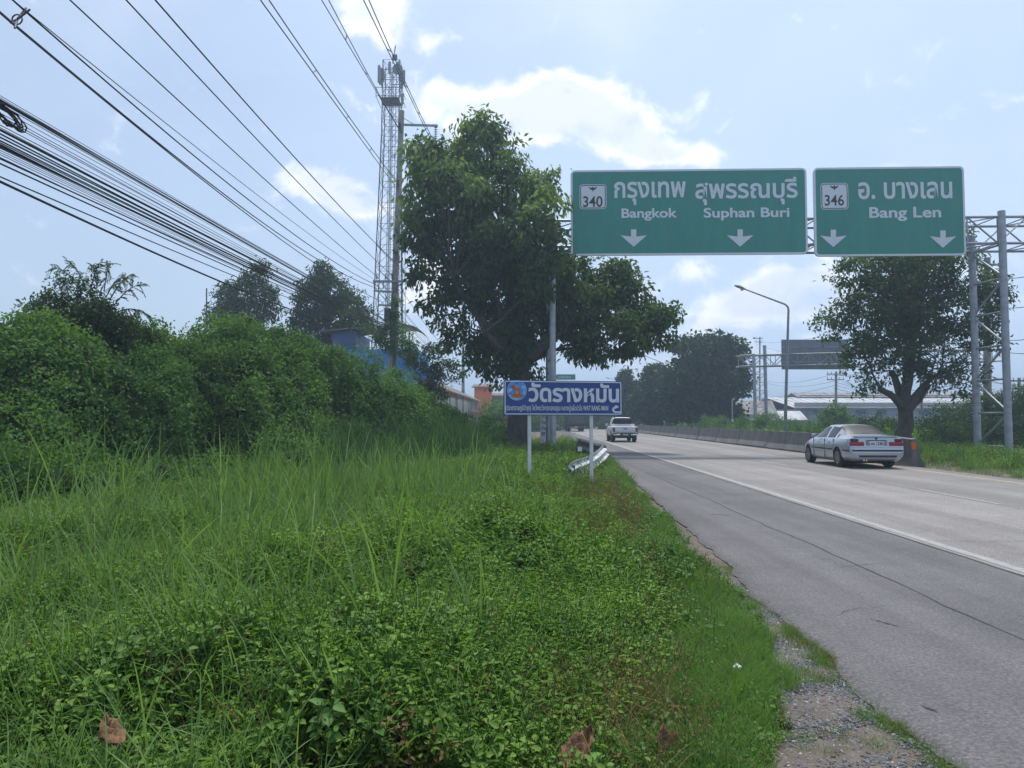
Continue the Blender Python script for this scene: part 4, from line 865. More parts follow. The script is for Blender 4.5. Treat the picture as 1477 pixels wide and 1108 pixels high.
# feathery sprays on top of the vine dome
e = empty('sapling', P(138,470,20.6), 'feathery saplings sticking out of the top of the left vine dome', 'sapling'); ob = np.array(e.location); mb = MB(); B = []; D = []
for (x, y, tx, ty) in [(120,420,78,385),(125,420,100,378),(140,415,132,382),(150,420,158,380),(160,430,192,395),(165,440,205,410),(170,450,215,455),(130,420,145,378),(155,425,178,400),(80,450,48,436),(75,445,62,425),(100,430,88,400),(60,455,38,447)]:
    a = Vector(P(x,y,20.4)); b = Vector(P(tx,ty,20.4+random.uniform(-.8,.8))); c = (a+b)/2+Vector((0,0,.25)); pts = [a*(1-t)**2+c*2*t*(1-t)+b*t*t for t in [i/9 for i in range(10)]]
    mb.tube([p-Vector(ob) for p in pts], [.018*(1-.07*i) for i in range(10)], 5)
    for i in range(2, 10):
        t = (pts[i]-pts[i-1]).normalized()
        for s in range(2):
            dd = Vector(tuple(sph(1)[0]))*.7+t*.6; dd.z -= .3; dd.normalize(); L_ = random.uniform(.18,.34)
            for k in range(9):
                q = pts[i]+dd*L_*k/9; q.z -= .10*(k/9)**2
                for sg in (1,-1): B.append(q); D.append((dd.cross(Vector((0,0,1)))*sg+dd*.5+Vector((0,0,-.45))))
mb.build('stems', bark, e, 60); B = np.array([tuple(b) for b in B])-ob; D = np.array([tuple(b) for b in D]); n = len(B)
leaves('leaflets', B, D, unit(sph(n)*.5+np.array([0,0,1])), .06+.03*rng.random(n), .022+.01*rng.random(n), lf_mid, rng.random(n), e)
# bushes along the median and behind the barrier
thicket('median_bush', 'low hedge of bushes behind the barrier under the far gantry', [(1040,616,9,72),(1070,613,9,70),(1100,610,10,66),(1125,615,9,64),(1020,616,9,76),(1150,617,8,62),(1172,618,7,60)], 16, 20, .14, .09, lf_vine, cr=.3, core=False)
thicket('median_bush', 'tangled bushes behind the right gantry post near the frame edge', [(1385,616,22,44),(1405,600,20,47),(1430,605,26,46),(1465,600,30,46),(1345,622,16,42),(1360,606,14,46),(1500,610,36,46),(1447,585,14,48),(1480,575,16,48)], 16, 20, .11, .07, lf_mid, cr=.3, core=False)
thicket('median_bush', 'bushes between silver car roof and the warehouse wall', [(1195,617,9,58),(1222,618,9,56),(1250,615,12,54),(1280,616,13,50),(1265,606,7,54)], 16, 20, .13, .08, lf_mid, cr=.28, core=False)
thicket('far_hedge', 'green bank of undergrowth at the far left end of the road', [(810,606,14,120),(790,600,16,115),(770,604,16,110),(826,612,9,130),(740,600,22,90),(720,610,24,75)], 3, 20, .3, .2, lf_vine, cr=.6)
thicket('far_hedge', 'brownish undergrowth along the far median beyond the pickup', [(850,612,8,140),(872,612,8,130),(893,610,9,120),(935,612,8,110),(965,612,8,104)], 3, 20, .3, .2, lf_mid, cr=.6)

# ------------------------------------------------------------------ ground cover, instanced
protoc = bpy.data.collections.new('ground_cover_sources')
def gn_group(coll):
    ng = bpy.data.node_groups.new('scatter', 'GeometryNodeTree'); ng.interface.new_socket('Geometry', in_out='INPUT', socket_type='NodeSocketGeometry'); ng.interface.new_socket('Geometry', in_out='OUTPUT', socket_type='NodeSocketGeometry')
    N = ng.nodes.new; L = ng.links.new; gi = N('NodeGroupInput'); go = N('NodeGroupOutput'); ip = N('GeometryNodeInstanceOnPoints'); ci = N('GeometryNodeCollectionInfo')
    ci.inputs['Collection'].default_value = coll; ci.inputs['Separate Children'].default_value = True; ci.inputs['Reset Children'].default_value = True
    def at(nm, ty):
        a = N('GeometryNodeInputNamedAttribute'); a.data_type = ty; a.inputs['Name'].default_value = nm; return a.outputs[0]
    mp = N('GeometryNodeMeshToPoints'); L(gi.outputs[0], mp.inputs[0]); L(mp.outputs[0], ip.inputs['Points']); L(ci.outputs[0], ip.inputs['Instance']); ip.inputs['Pick Instance'].default_value = True
    L(at('pick', 'INT'), ip.inputs['Instance Index']); L(at('rot', 'FLOAT_VECTOR'), ip.inputs['Rotation']); L(at('scl', 'FLOAT_VECTOR'), ip.inputs['Scale']); L(ip.outputs[0], go.inputs[0]); return ng
def scatter(name, label, cat, protos, pos, rot, scl, pick):
    coll = bpy.data.collections.new(name+'_sources')
    for i, (nm, me) in enumerate(protos): o = bpy.data.objects.new('%02d_%s' % (i, nm), me); coll.objects.link(o)
    me = bpy.data.meshes.new(name); n = len(pos); me.vertices.add(n); me.vertices.foreach_set('co', np.asarray(pos, np.float32).ravel())
    a = me.attributes.new('rot', 'FLOAT_VECTOR', 'POINT'); a.data.foreach_set('vector', np.asarray(rot, np.float32).ravel())
    if np.ndim(scl) == 1: scl = np.repeat(np.asarray(scl)[:,None], 3, 1)
    a = me.attributes.new('scl', 'FLOAT_VECTOR', 'POINT'); a.data.foreach_set('vector', np.asarray(scl, np.float32).ravel())
    a = me.attributes.new('pick', 'INT', 'POINT'); a.data.foreach_set('value', np.asarray(pick, np.int32)); me.update()
    o = link(bpy.data.objects.new(name, me)); md = o.modifiers.new('scatter', 'NODES'); md.node_group = gn_group(coll)
    return tag(o, label, cat, kind='stuff')
def sprig(nleaf, h, ll, lw, mat, spread=.10, big=False):
    """leafy weed stem cluster"""
    B = []; D = []; Nn = []; LL = []; WW = []; mb = MB()
    for s in range(5):
        a = random.uniform(0, 6.28); tip = Vector((math.cos(a)*spread*random.uniform(.3,1.3), math.sin(a)*spread*random.uniform(.3,1.3), h*random.uniform(.6,1.1))); b0 = Vector((random.uniform(-.03,.03), random.uniform(-.03,.03), 0)); k = nleaf//5
        for i in range(k):
            t = .25+.75*(i+random.random()*.5)/k; p = b0.lerp(tip, t); an = i*2.4+a
            r = Vector((math.cos(an), math.sin(an), random.uniform(-.1,.5))); B.append(p); D.append(r); Nn.append((-r.x*.3+random.uniform(-.35,.35), -r.y*.3+random.uniform(-.35,.35), 1)); f = random.uniform(.6,1.25)*(1.15-.5*t); LL.append(ll*f); WW.append(lw*f)
        mb.tube([b0, b0.lerp(tip,.5)+Vector((.01,0,0)), tip], .0025, 3, cap=False)
    V, lfc = leaf6(np.array([tuple(b) for b in B]), np.array([tuple(b) for b in D]), unit(np.array(Nn)), np.array(LL), np.array(WW)*1.15); n = len(B)
    sv = np.array(mb.v); sf = np.array(mb.f).ravel()+len(V)
    return npmesh('sprig', np.concatenate([V, sv]), n, mat, None, np.concatenate([lfc, sf]))
def tuft(nb, h, w, mat, lean=.5, seg=5, base=.04, hvar=.4):
    V = []; Fc = []
    for b in range(nb):
        a = random.uniform(0, 6.28); hh = h*random.uniform(1-hvar, 1.1); ln = lean*random.uniform(.2, 1.3); p = Vector((random.gauss(0, base), random.gauss(0, base), 0)); az = Vector((math.cos(a), math.sin(a), 0)); sd = Vector((-az.y, az.x, 0)); tw = random.uniform(-.6,.6); sd = (sd*math.cos(tw)+Vector((0,0,1))*math.sin(tw)*.5).normalized()
        th = random.uniform(.0,.35); kink = random.random() < .25
        for i in range(seg+1):
            t = i/seg; ww = w*random.uniform(.9,1.1)*(1-t)**.6*(1 if t > .1 else .7); n0 = len(V)
            V += [tuple(p-sd*ww/2), tuple(p+sd*ww/2)]
            if i: Fc += [n0-2, n0-1, n0+1, n0]
            th += ln*(1.6 if kink and i == seg-2 else .5)*1.1/seg*2; p = p+(az*math.sin(min(th,2.6))+Vector((0,0,math.cos(min(th,2.6)))))*hh/seg
    return npmesh('tuft', np.array(V), 0, mat, None, np.array(Fc))
def stone():
    bm = bmesh.new(); bmesh.ops.create_icosphere(bm, subdivisions=1, radius=.5)
    for v in bm.verts: v.co *= random.uniform(.7,1.15)
    for v in bm.verts: v.co.z *= .6
    me = bpy.data.meshes.new('stone'); bm.to_mesh(me); bm.free(); return me
def rots(n, tilt): r = rng.normal(size=(n,3))*tilt; r[:,2] = rng.random(n)*6.283; return r
def sm(a, b, x): t = np.clip((x-a)/(b-a), 0, 1); return t*t*(3-2*t)
EXv = lambda y: np.interp(y, [p[0] for p in ept], [p[1] for p in ept])
gx_t = sorted([(G(x,y).y, G(x,y).x) for x, y in [(1110,1108),(1130,1040),(1125,985),(1118,930),(1095,890),(1058,848),(1022,812)]])
def grass_edge(y): return np.where(y < 10, np.interp(y, [p[0] for p in gx_t], [p[1] for p in gx_t]), EXv(y)-np.where(y < 20, .14, .03)-.08*np.sin(y*1.9)*np.where(y < 20, 1, 0))
def nz(x, y, s=1, k=0): return .5+.22*np.sin(x*1.7*s+k+1.3*np.sin(y*1.1*s+k))+.18*np.sin(y*2.3*s-x*1.2*s+2*k)+.10*np.sin(x*5.1*s+y*3.7*s+k)
def wedge(n, y0, y1, xl=-1.0, power=1.0, xr=.6):
    """random ground points inside the view wedge, left of the asphalt; density per area roughly constant * 1/y**(power-ish)"""
    u = rng.random(n); y = (y0**(2-power)+(y1**(2-power)-y0**(2-power))*u)**(1/(2-power)); k = -.78+rng.random(n)*(.78+xr); return k*y, y
def mound(x, y):
    """height of the weed canopy"""
    ge = grass_edge(y); d = ge-x
    h = .05+.10*sm(0,.6,d)+.38*sm(.7,2.3,d)*sm(2.55,3.35,y+.30*np.sin(x*1.7)-.9*sm(-.8,-1.6,x))
    h = h*(.6+.8*nz(x, y, .8, 3)); return h*np.where(y > 9, .85, 1)*np.where((y > 17)&(y < 32)&(x > .6), .35, 1)
# 1. leafy weeds
weeds = [('sprig', sprig(25,.26,.055,.032,lf_weed)), ('sprig', sprig(30,.22,.04,.024,lf_weed,.12)), ('sprig', sprig(20,.30,.07,.045,lf_weed2,.10)), ('sprig', sprig(40,.16,.028,.018,lf_weed,.14)), ('sprig', sprig(35,.20,.035,.022,lf_weed2,.14)), ('broadleaf', sprig(15,.22,.12,.10,lf_weed,.14)), ('dead_sprig', sprig(20,.22,.045,.02,lf_dry,.1)), ('grass_tuft', tuft(12,.50,.011,lf_tall,.8,5,.06)), ('narrow_sprig', sprig(30,.30,.085,.013,lf_grass,.12)), ('tall_blades', tuft(5,.95,.016,lf_tall,.8,7,.08,.3))]
X = []; Y = []
for (n, y0, y1, pw) in ((17000, 2.2, 7, 1.2), (26000, 7, 20, 1.25), (14000, 20, 48, 1.4)):
    x, y = wedge(n, y0, y1, power=pw); X.append(x); Y.append(y)
x = np.concatenate(X); y = np.concatenate(Y); d = grass_edge(y)-x; edge_n = .10*nz(x, y, 3, 1)-.05
hed = np.interp(y, [0,10,14,18,22,30,50], [-30,-30,-12,-8.5,-6.5,-4.5,-2])          # thicket begins left of this
keep = (d > edge_n)&(x > hed-4)&~((y < 3.3)&(x > -.9+.3*np.sin(y*5)))
x, y = x[keep], y[keep]; d = grass_edge(y)-x; h = mound(x, y); n = len(x)
layer = rng.random(n); z = np.array([ground_z(a, b) for a, b in zip(x, y)])+np.maximum(h-.20, 0)*np.sqrt(layer)*1.05
pk_ = np.where(rng.random(n) < .5, 0, 1)
r_ = rng.random(n); low = sm(1.4,.5,d); thin = (y < 5.6)&(d < .85)&(rng.random(n) < .35); pk_ = np.where(r_ < low, np.where(rng.random(n) < .6, 3, 4), pk_); pk_ = np.where((rng.random(n) < .28)&(nz(x,y,1.3,9) > .5), 2, pk_)
pk_ = np.where((rng.random(n) < .10)&(d > 1.0)&(nz(x,y,.9,4) > .52)&(y < 9), 5, pk_); pk_ = np.where((rng.random(n) < .05+.25*(nz(x,y,.6,7) > .72)*(y > 7)), 6, pk_)
q_ = rng.random(n); far_ = d > 1.0; leftw = sm(1.5,3.5,d); pk_ = np.where(far_&(q_ < .015+.045*leftw*(.4+1.2*nz(x,y,1.1,6))), 7, np.where(far_&(q_ < .20), 8, np.where(far_&(q_ > 1-.010*leftw)&(layer > .5), 9, pk_)))
s = (.65+.6*rng.random(n))*np.where(y > 20, 1.8, np.where(y > 7, 1.15, .9))*(.55+.45*sm(.0,.5,d)); s = np.where(pk_ == 5, s*.75, s); s = np.where((pk_ == 7)|(pk_ == 9), np.minimum(s*1.1, 1.35), s)
kp = ~thin; x, y, z, s, pk_ = x[kp], y[kp], z[kp], s[kp], pk_[kp]; n = len(x)
scatter('ground_cover', 'dense low leafy weeds and creepers covering the roadside verge', 'weeds', weeds, np.stack([x,y,z],1), rots(n,.28), s, pk_)
# 2. short grass along the edge of the gravel and shoulder
tufts = [('tuft', tuft(30,.17,.0055,lf_grass,.8,4,.05)), ('tuft', tuft(26,.25,.006,lf_grass,1.0,5,.06)), ('tuft', tuft(18,.12,.005,lf_dry,.9,4,.05)), ('tuft', tuft(30,.10,.005,lf_grass,.8,3,.06))]
n = 9000; y = 2.4+rng.random(n)**1.3*30; d = np.abs(rng.normal(size=n))*np.where(y < 6, .34, .24)+.08; x = grass_edge(y)-d
n2 = 1500; y2 = 3.0+rng.random(n2)*5.5; ed = EXv(y2); x2 = ed-np.abs(rng.normal(size=n2))*.09+.03; x3 = grass_edge(y2)+(ed-grass_edge(y2))*rng.random(n2); cl = nz(x3*3, y2*3, 1.1, 5) > .72
x2 = np.where(cl, x3, x2); k2 = (cl & (rng.random(n2) < .55)) | (nz(x2*2, y2*2, 1.6, 2)+.35*rng.random(n2) > .66); x2, y2 = x2[k2], y2[k2]
n4 = 3000; y4 = 2.5+rng.random(n4)*3.4; x4 = grass_edge(y4)-.16-rng.random(n4)**1.2*(.9-.12*(y4-2.5))+.05*rng.normal(size=n4)
x = np.concatenate([x, x2, x4]); y = np.concatenate([y, y2, y4]); n = len(x); ok = (nz(x, y, 2.2, 8) > .26) | (y < 6); x, y = x[ok], y[ok]; n = len(x); z = np.array([ground_z(a, b) for a, b in zip(x, y)])+np.where(grass_edge(y)-x > .15, .03, .0)
sc = (.45+.65*rng.random(n))*np.where(y > 9, .9, .85)*np.where(y < 6, np.where(x > grass_edge(y)+.08, .75, 1.0), .55+.45*sm(0,.3,grass_edge(y)-x))*np.where(x > grass_edge(y)+.1, 1.0, 1); pk_ = rng.choice([0,1,2,3], n, p=[.38,.27,.10,.25]); pk_ = np.where(x > grass_edge(y)+.08, np.where(rng.random(n) < .75, 3, 2), pk_)
scatter('short_grass', 'short bright grass fringing the gravel and the broken asphalt edge', 'grass', tufts, np.stack([x,y,z],1), rots(n,.15), sc, pk_)
# 3. tall grass
tall = [('tall_tuft', tuft(12,1.25,.026,lf_tall,.65,7,.12)), ('tall_tuft', tuft(9,1.0,.026,lf_tall,1.0,7,.12)), ('tall_tuft', tuft(8,1.5,.026,lf_tall,.45,8,.12)), ('tall_tuft', tuft(10,.8,.010,lf_dry,.6,6,.08))]
pts = []
for (px, py, sx, sy, cnt) in [(360,800,40,40,26),(470,770,60,40,40),(560,740,50,30,36),(420,740,60,25,34),(250,800,60,50,22),(60,830,60,50,22),(610,720,40,20,26),(150,880,70,50,14),(330,880,60,40,14),(520,830,50,40,16),(690,720,30,15,7),(20,900,30,40,10),(480,700,80,12,30),(300,720,60,14,16),(200,760,120,40,50),(100,820,110,60,80),(400,860,140,50,60),(200,930,120,40,30),(600,860,70,50,14),(650,760,50,40,14),(60,950,60,60,12),(250,960,100,40,8)]:
    for _ in range(int(cnt*.85)):
        q = G(random.gauss(px, sx), min(max(random.gauss(py, sy), 690), 930)); pts.append((q.x, q.y, ground_z(q.x, q.y)))
pts = np.array(pts); n = len(pts); tsc = .55+.45*rng.random(n); tsc *= np.where(pts[:,1] < 6.5, .74, 1.0)
scatter('tall_grass', 'tall arching grass clumps standing above the weeds, left and centre', 'grass', tall, pts, rots(n,.12), tsc, rng.choice([0,1,2,3], n, p=[.38,.34,.20,.08]))
mid = []
for _ in range(150):
    px = random.choice((90,180,330,380,450,520,590,640))+random.gauss(0,34); d_ = random.uniform(10.5, 18); q = P(px, 640, d_); mid.append((q.x, d_, ground_z(q.x, d_)))
mid = np.array(mid); n = len(mid)
scatter('cane_grass', 'tall uneven cane grass standing in front of the left thicket', 'grass', tall[:3], mid, rots(n,.12), .75+.6*rng.random(n), rng.integers(0,3,n))
# 4. dark reeds in front of the white fence
reeds = [('reed_tuft', tuft(26,2.1,.022,lf_reed,.38,7,.26,.45)), ('reed_tuft', tuft(20,1.8,.024,lf_reed,.55,7,.26,.5))]
pts = []
for _ in range(90):
    px = random.uniform(585, 690); d_ = random.uniform(24, 31); q = P(px, 640, d_); pts.append((q.x, d_, ground_z(q.x, d_)))
for _ in range(60):
    px = random.uniform(440, 610); d_ = random.uniform(20, 25); q = P(px, 640, d_); pts.append((q.x, d_, ground_z(q.x, d_)))
pts = np.array(pts); n = len(pts); scatter('reeds', 'dark upright reeds between the thicket and the big tree trunk', 'reeds', reeds, pts, rots(n,.10), .75+.5*rng.random(n), rng.integers(0,2,n))
# 5. dry straw under the weed bank
straw = [('straw', tuft(24,.42,.005,lf_dry,1.2,5,.08)), ('straw', tuft(20,.30,.004,lf_dry,1.6,5,.10))]
n = 420; px = rng.choice([430,520,640,800,930,560], n)+rng.normal(size=n)*60; py = 1040+rng.normal(size=n)*45; q = np.array([tuple(G(a, min(b,1140))) for a, b in zip(px, py)]); q[:,2] = -.05
nb = 260; yb_ = 9+rng.random(nb)*9; xb_ = grass_edge(yb_)-.5-rng.random(nb)*1.4; q = np.concatenate([q, np.stack([xb_, yb_, np.full(nb,.05)],1)]); n = len(q)
scatter('dry_grass', 'brown dead grass stalks showing at the foot of the weed bank', 'dry grass', straw, q, rots(n,.5), .6+.6*rng.random(n), rng.integers(0,2,n))
# 6. median grass on the far side of the road
n = 2600; y = 14+rng.random(n)**1.5*75; x = np.array([Lx(v) for v in y])+8.15+np.abs(rng.normal(size=n))*4.0+.0; m_ok = (y < 27)|(x > np.array([Lx(v) for v in y])+8.8); x, y = x[m_ok], y[m_ok]; n = len(x)
hh = .5+1.6*sm(.5,3.5,x-np.array([Lx(v) for v in y])-8.1)
medp = [('tuft', tuft(40,.55,.012,lf_grass,.6,4,.16)), ('sprig', sprig(50,.40,.08,.05,lf_weed,.25)), ('tuft', tuft(40,.6,.012,lf_reed,.5,4,.2)), ('tuft', tuft(26,.5,.01,lf_dry,.6,4,.16))]
scatter('median_grass', 'rough grass and weeds filling the median around the right gantry legs', 'grass', medp, np.stack([x,y,np.full(n,-.09)],1), rots(n,.1), hh*(.45+.4*rng.random(n)), rng.choice([0,1,2,3], n, p=[.3,.45,.15,.10]))
# 7. grass beyond everything, coarse
n = 5000; yy_ = 45+rng.random(n)**1.4*160; side = rng.random(n) < .55; x = np.where(side, -rng.random(n)*yy_*.75-1+yy_*.02, yy_*.02+18+rng.random(n)*yy_*.7); 
scatter('field_growth', 'far rough grass and scrub of the fields beyond both sides', 'scrub', medp[:3], np.stack([x,yy_,np.full(n,-.15)],1), rots(n,.1), 2.0+2*rng.random(n), rng.integers(0,3,n))
# 8. gravel
grv = [pm('gravel grey', (.20,.20,.21), rough=.9), pm('gravel dark', (.10,.10,.11), rough=.9), pm('gravel pale', (.42,.40,.38), rough=.9)]
sts = []
for i in range(6):
    me = stone(); me.materials.append(grv[[0,0,1,0,1,2][i]]); sts.append(('stone', me))
n = 26000; y = 2.6+rng.random(n)*5.5; a_ = grass_edge(y)-.3; b_ = EXv(y)+.02; x = a_+(b_-a_)*rng.random(n); w_ = nz(x*2, y*1.5, 1, 1)+np.where(y < 5.6, .4, -.05); ok = rng.random(n) < w_; x, y = x[ok], y[ok]; n = len(x)
z = np.array([ground_z(p_, q_) for p_, q_ in zip(x, y)])+.012; ss = .010+.020*rng.random(n)**2.2
scatter('gravel', 'loose grey gravel between the grass and the broken asphalt edge', 'gravel', sts, np.stack([x,y,z],1), rng.random((n,3))*6.28, ss, rng.choice(6, n, p=[.25,.25,.15,.2,.11,.04]))

# ------------------------------------------------------------------ fallen dry leaves, litter
m_dead = pm('dead teak leaf', (.11,.045,.02), (.22,.11,.05), 18, rough=.75, bump=.5, bscale=40)
def bigleaf(px, py, z, ln, wd, rz, tilt, label, roll=0):
    c = G(px, py, z); e = empty('dry_leaf', c, label, 'dead leaf', None, rz); vs = []; n = 12; fs = []
    for i in range(n+1):
        t = i/n; w_ = wd*math.sin(math.pi*min(t*.95+.05,1))**.7*(1+.06*math.sin(i*2.2)); curl = .35*ln*(t-.5)**2*1.6
        for k in range(-3,4):
            u = k/3; vs.append((w_/2*u, (t-.5)*ln, curl+.16*wd*abs(u)**1.3*(1+.5*math.sin(i*1.3+k))+.012*math.sin(i*1.7+k*2)))
        if i: fs += [((i-1)*7+k, (i-1)*7+k+1, i*7+k+1, i*7+k) for k in range(6)]
    o = MB().add(vs, fs).build('blade', m_dead, e, 180); o.rotation_euler = (tilt, roll, 0); md = o.modifiers.new('s','SOLIDIFY'); md.thickness = .002
    MB().tube([(0,(t-.5)*ln*(1.25 if t == 0 else 1),.35*ln*(t-.5)**2*1.6-.004) for t in (0,.2,.4,.6,.8,1)], [.003,.003,.0025,.002,.0015,.001], 5).build('midrib', m_dead, o)
bigleaf(160,1060,.24,.17,.10,.9,.5,'curled reddish dead leaf among the weeds at bottom left')
bigleaf(833,1084,.11,.23,.12,-.7,.6,'large brown curled dead leaf standing at the bottom centre',.3)
bigleaf(965,1086,.06,.22,.13,.5,.8,'broad brown dead leaf half buried in grass right of centre bottom')
c = G(1064,962,.09); e = empty('litter', c, 'small crumpled white scrap lying on the creepers near the gravel', 'litter')
bm = bmesh.new(); bmesh.ops.create_icosphere(bm, subdivisions=2, radius=.022)
for v in bm.verts: v.co *= random.uniform(.6,1.3); v.co.z *= .7
me = bpy.data.meshes.new('scrap'); bm.to_mesh(me); bm.free(); me.materials.append(white); link(bpy.data.objects.new('scrap', me), e)
# ------------------------------------------------------------------ power poles
def pole(name, label, bpx, tpx, d, r0, r1, mat, group='concrete power poles', cat='power pole'):
    b = P(bpx[0], bpx[1], d); b.z = -.1; t = P(tpx[0], tpx[1], d); e = empty(name, b, label, cat, group)
    MB().tube([(0,0,0), (t-b)*.5, t-b], [r0, (r0+r1)/2, r1], 14).build('shaft', conc, e, 60); return e, b
def insulator(par, p, h=.28, r=.07, mat=None, discs=3, hang=False):
    m = MB(); s = -1 if hang else 1; m.tube([(0,0,0),(0,0,s*h)], .018, 6)
    for i in range(discs):
        z = s*h*(i+.7)/discs; m.tube([(0,0,z-.02),(0,0,z),(0,0,z+.025)], [r*.5,r,r*.35], 10)
    o = m.build('insulator', mat or porc, par, 40); o.location = p; return o
PD = 48.0
pe, pb_ = pole('power_pole', 'tall concrete power pole in front of the lattice tower, wrapped in creepers', (561,640), (579.5,160), PD, .27, .17, conc)
Q = lambda x, y, d=PD: P(x, y, d)-pb_
def arm(x0, y0, x1, y1, t=.10, name='crossarm', dd=0.0, par=None, mat=None):
    a, b = Q(x0, y0, PD+dd), Q(x1, y1, PD+dd); c = (a+b)/2; o = boxo(name, c, ((b-a).length, t, t), mat or galvd, par or pe); o.rotation_euler = (0, -math.atan2(b.z-a.z, b.x-a.x), 0); return o
arm(580,180,631.5,181.5,.12,dd=-.05); bar('stay', Q(582,170), Q(600,181), .03, galvd, pe, 6)
insulator(pe, Q(628.5,182), 1.15, .11, glassg, 8, True)
for (x, y) in ((577,190),(575,272)): insulator(pe, Q(x,y)+Vector((-.02,-.25,0)), .5, .10, porc, 4)
arm(538,406,600,406,.13,dd=-.25); arm(539,419.5,567,421,.10,dd=-.25); arm(546,440,566,441,.10,dd=-.25)
for (x, y) in ((541,418),(554,418),(546.5,439),(557,405),(592,405),(544,405),(566,405)): insulator(pe, Q(x,y)+Vector((0,-.25,.04)), .38, .10, porc, 3)
boxo('switch_box', Q(560,455)+Vector((0,-.35,0)), (.35,.35,.8), dsteel, pe)
bar('ground_conduit', Q(566,600)+Vector((-.1,-.3,0)), Q(572,430)+Vector((-.1,-.26,0)), .05, galvd, pe, 8)
far = []
for (bx, tx, ty, d, lab) in ((668,668,421,114,'power pole behind the crown of the big shade tree'),(700,700,537,185,'far power pole beside the orange shop front')):
    e, b = pole('power_pole', lab, (bx,640), (tx,ty), d, .27, .18, conc); far.append((e, b, d))
    for z in (9.9, 9.3): boxo('crossarm', (0,-.22,z), (2.4,.12,.12), galvd, e)
    for x in (-1.0,-.4,.5,1.1): insulator(e, Vector((x,-.22,9.95)), .3, .08)
def wire(name, pts_px, r, mat, nxt=None, label=None, cat='power cable', group=None, parent=None, org=None, att_d=PD):
    """pts_px[0] is the attachment on the pole; the others are seen points; the wire hangs in one vertical plane parallel to the road"""
    a = P(pts_px[0][0], pts_px[0][1], att_d); ds = [att_d]; zs = [a.z]
    for (x, y) in pts_px[1:]:
        rr = ray(x, y); d = a.x/rr.x*rr.y; p = P(x, y, d); ds.append(d); zs.append(p.z)
    co = np.polyfit(ds[:3], zs[:3], 2) if len(ds) > 2 else np.polyfit(ds, zs, 1)
    if len(ds) > 2 and co[0] < 0: co = np.concatenate([[0], np.polyfit(ds, zs, 1)]); 
    dmin = min(ds); f = np.poly1d(co); f1 = f.deriv(); out = []
    for i in range(25):
        d = att_d+(dmin-att_d)*i/24; out.append(Vector((a.x, d, float(f(d)))))
    zc = out[-1].z; sl = float(f1(dmin))
    for i in range(1, 9): d = dmin-(dmin+14)*i/8; out.append(Vector((a.x, d, zc+sl*(d-dmin)+.006*(d-dmin)**2)))
    pre = []
    if nxt:
        b = nxt; n = 14
        for i in range(n, 0, -1):
            t = i/n; p = a.lerp(b, t); p.z -= 4*.9*t*(1-t)*.9; pre.append(p)
    o3 = org if org is not None else a; m = MB().tube([p-o3 for p in pre+out], r, 5)
    o = m.build(name, mat, parent, 180)
    if parent is None: o.location = a; tag(o, label, cat, group)
    return o, out
def nx(i, x, z): e, b, d = far[0]; return Vector((b.x+x, d-.2, z))
hv = 'twin high voltage conductors'
for nm, prs, lab in (('C', (((626,212),(564,82),(524,0)),((630,212),(568,82),(532,0))), 'rightmost pair of twin high voltage lines ending at the top arm insulator'),
                     ('A', (((577,190),(544.5,134),(463.5,0)),((579.5,192),(553,147),(474,0))), 'middle pair of twin high voltage lines crossing in front of the lattice tower'),
                     ('B', (((575,276),(501,173),(380,6.5)),((577,268),(499.5,163),(388,0))), 'left pair of twin high voltage lines with bar spacers')):
    a0 = P(*prs[0][0], PD); e = empty('conductor_pair', a0, lab, 'power line', hv); L2 = []
    for k, pr in enumerate(prs):
        o, out = wire('conductor', pr, .020, alu, None, parent=e, org=a0); L2.append(out)
    for t in (4, 9, 14, 19): bar('spacer', L2[0][t]-a0, min(L2[1], key=lambda q: abs(q.y-L2[0][t].y))-a0, .02, dsteel, e, 6)
for k, (pp, lab, xo) in enumerate((([(544,399),(380,257),(101,0)], 'lowest of the three single black cables running down to the wide crossarm', -1.0), ([(566,398),(380,211),(182,0)], 'middle of the three single black cables running down to the wide crossarm', -.2), ([(592,398),(380,177),(224,0)], 'highest of the three single black cables running down to the wide crossarm', 1.0))):
    wire('overhead_cable', pp, .017, cable, nx(0, xo, 10.3), lab, 'power cable', 'single cables to the crossarm')
a0 = P(545,412,PD); e = empty('spaced_cable', a0, 'group of four close overhead cables held apart by a star shaped spacer at top left', 'power cable')
outs = []
for pp, r in (([(545,412),(380,305),(35,15)], .018), ([(541,415),(380,322),(17,32)], .018), ([(549,434),(380,327),(22,38)], .016), ([(554,412),(380,288),(39,17)], .010)):
    o, out = wire('cable', pp, r, cable, nx(0, -.9, 9.6), parent=e, org=a0); outs.append(out)
cpt = P(22, 20, 11.0); dsp = outs[0][24].y; cps = []
for out in outs[:3]+[outs[3]]:
    q = min(out, key=lambda p: abs(p.y-dsp)); cps.append(q-a0)
ctr = sum(cps[:3], Vector())/3
for q in cps: bar('spacer_arm', ctr, q+(q-ctr)*.25, .018, dsteel, e, 8)
rg = MB().tube([ctr+Vector((.09*math.cos(t),0,.09*math.sin(t))) for t in [i*math.pi/6 for i in range(13)]], .014, 6, cap=False).build('spacer_ring', dsteel, e, 60)
a0 = P(562,470,PD); e = empty('telecom_cables', a0, 'thick sagging bundle of black telephone cables sweeping down from the left edge', 'telephone cables')
ylist = [138,141,144,146,150,157,163,167,171,181,184,187,188,193,198,203,206,209,212,214,217,220,223,227,229]
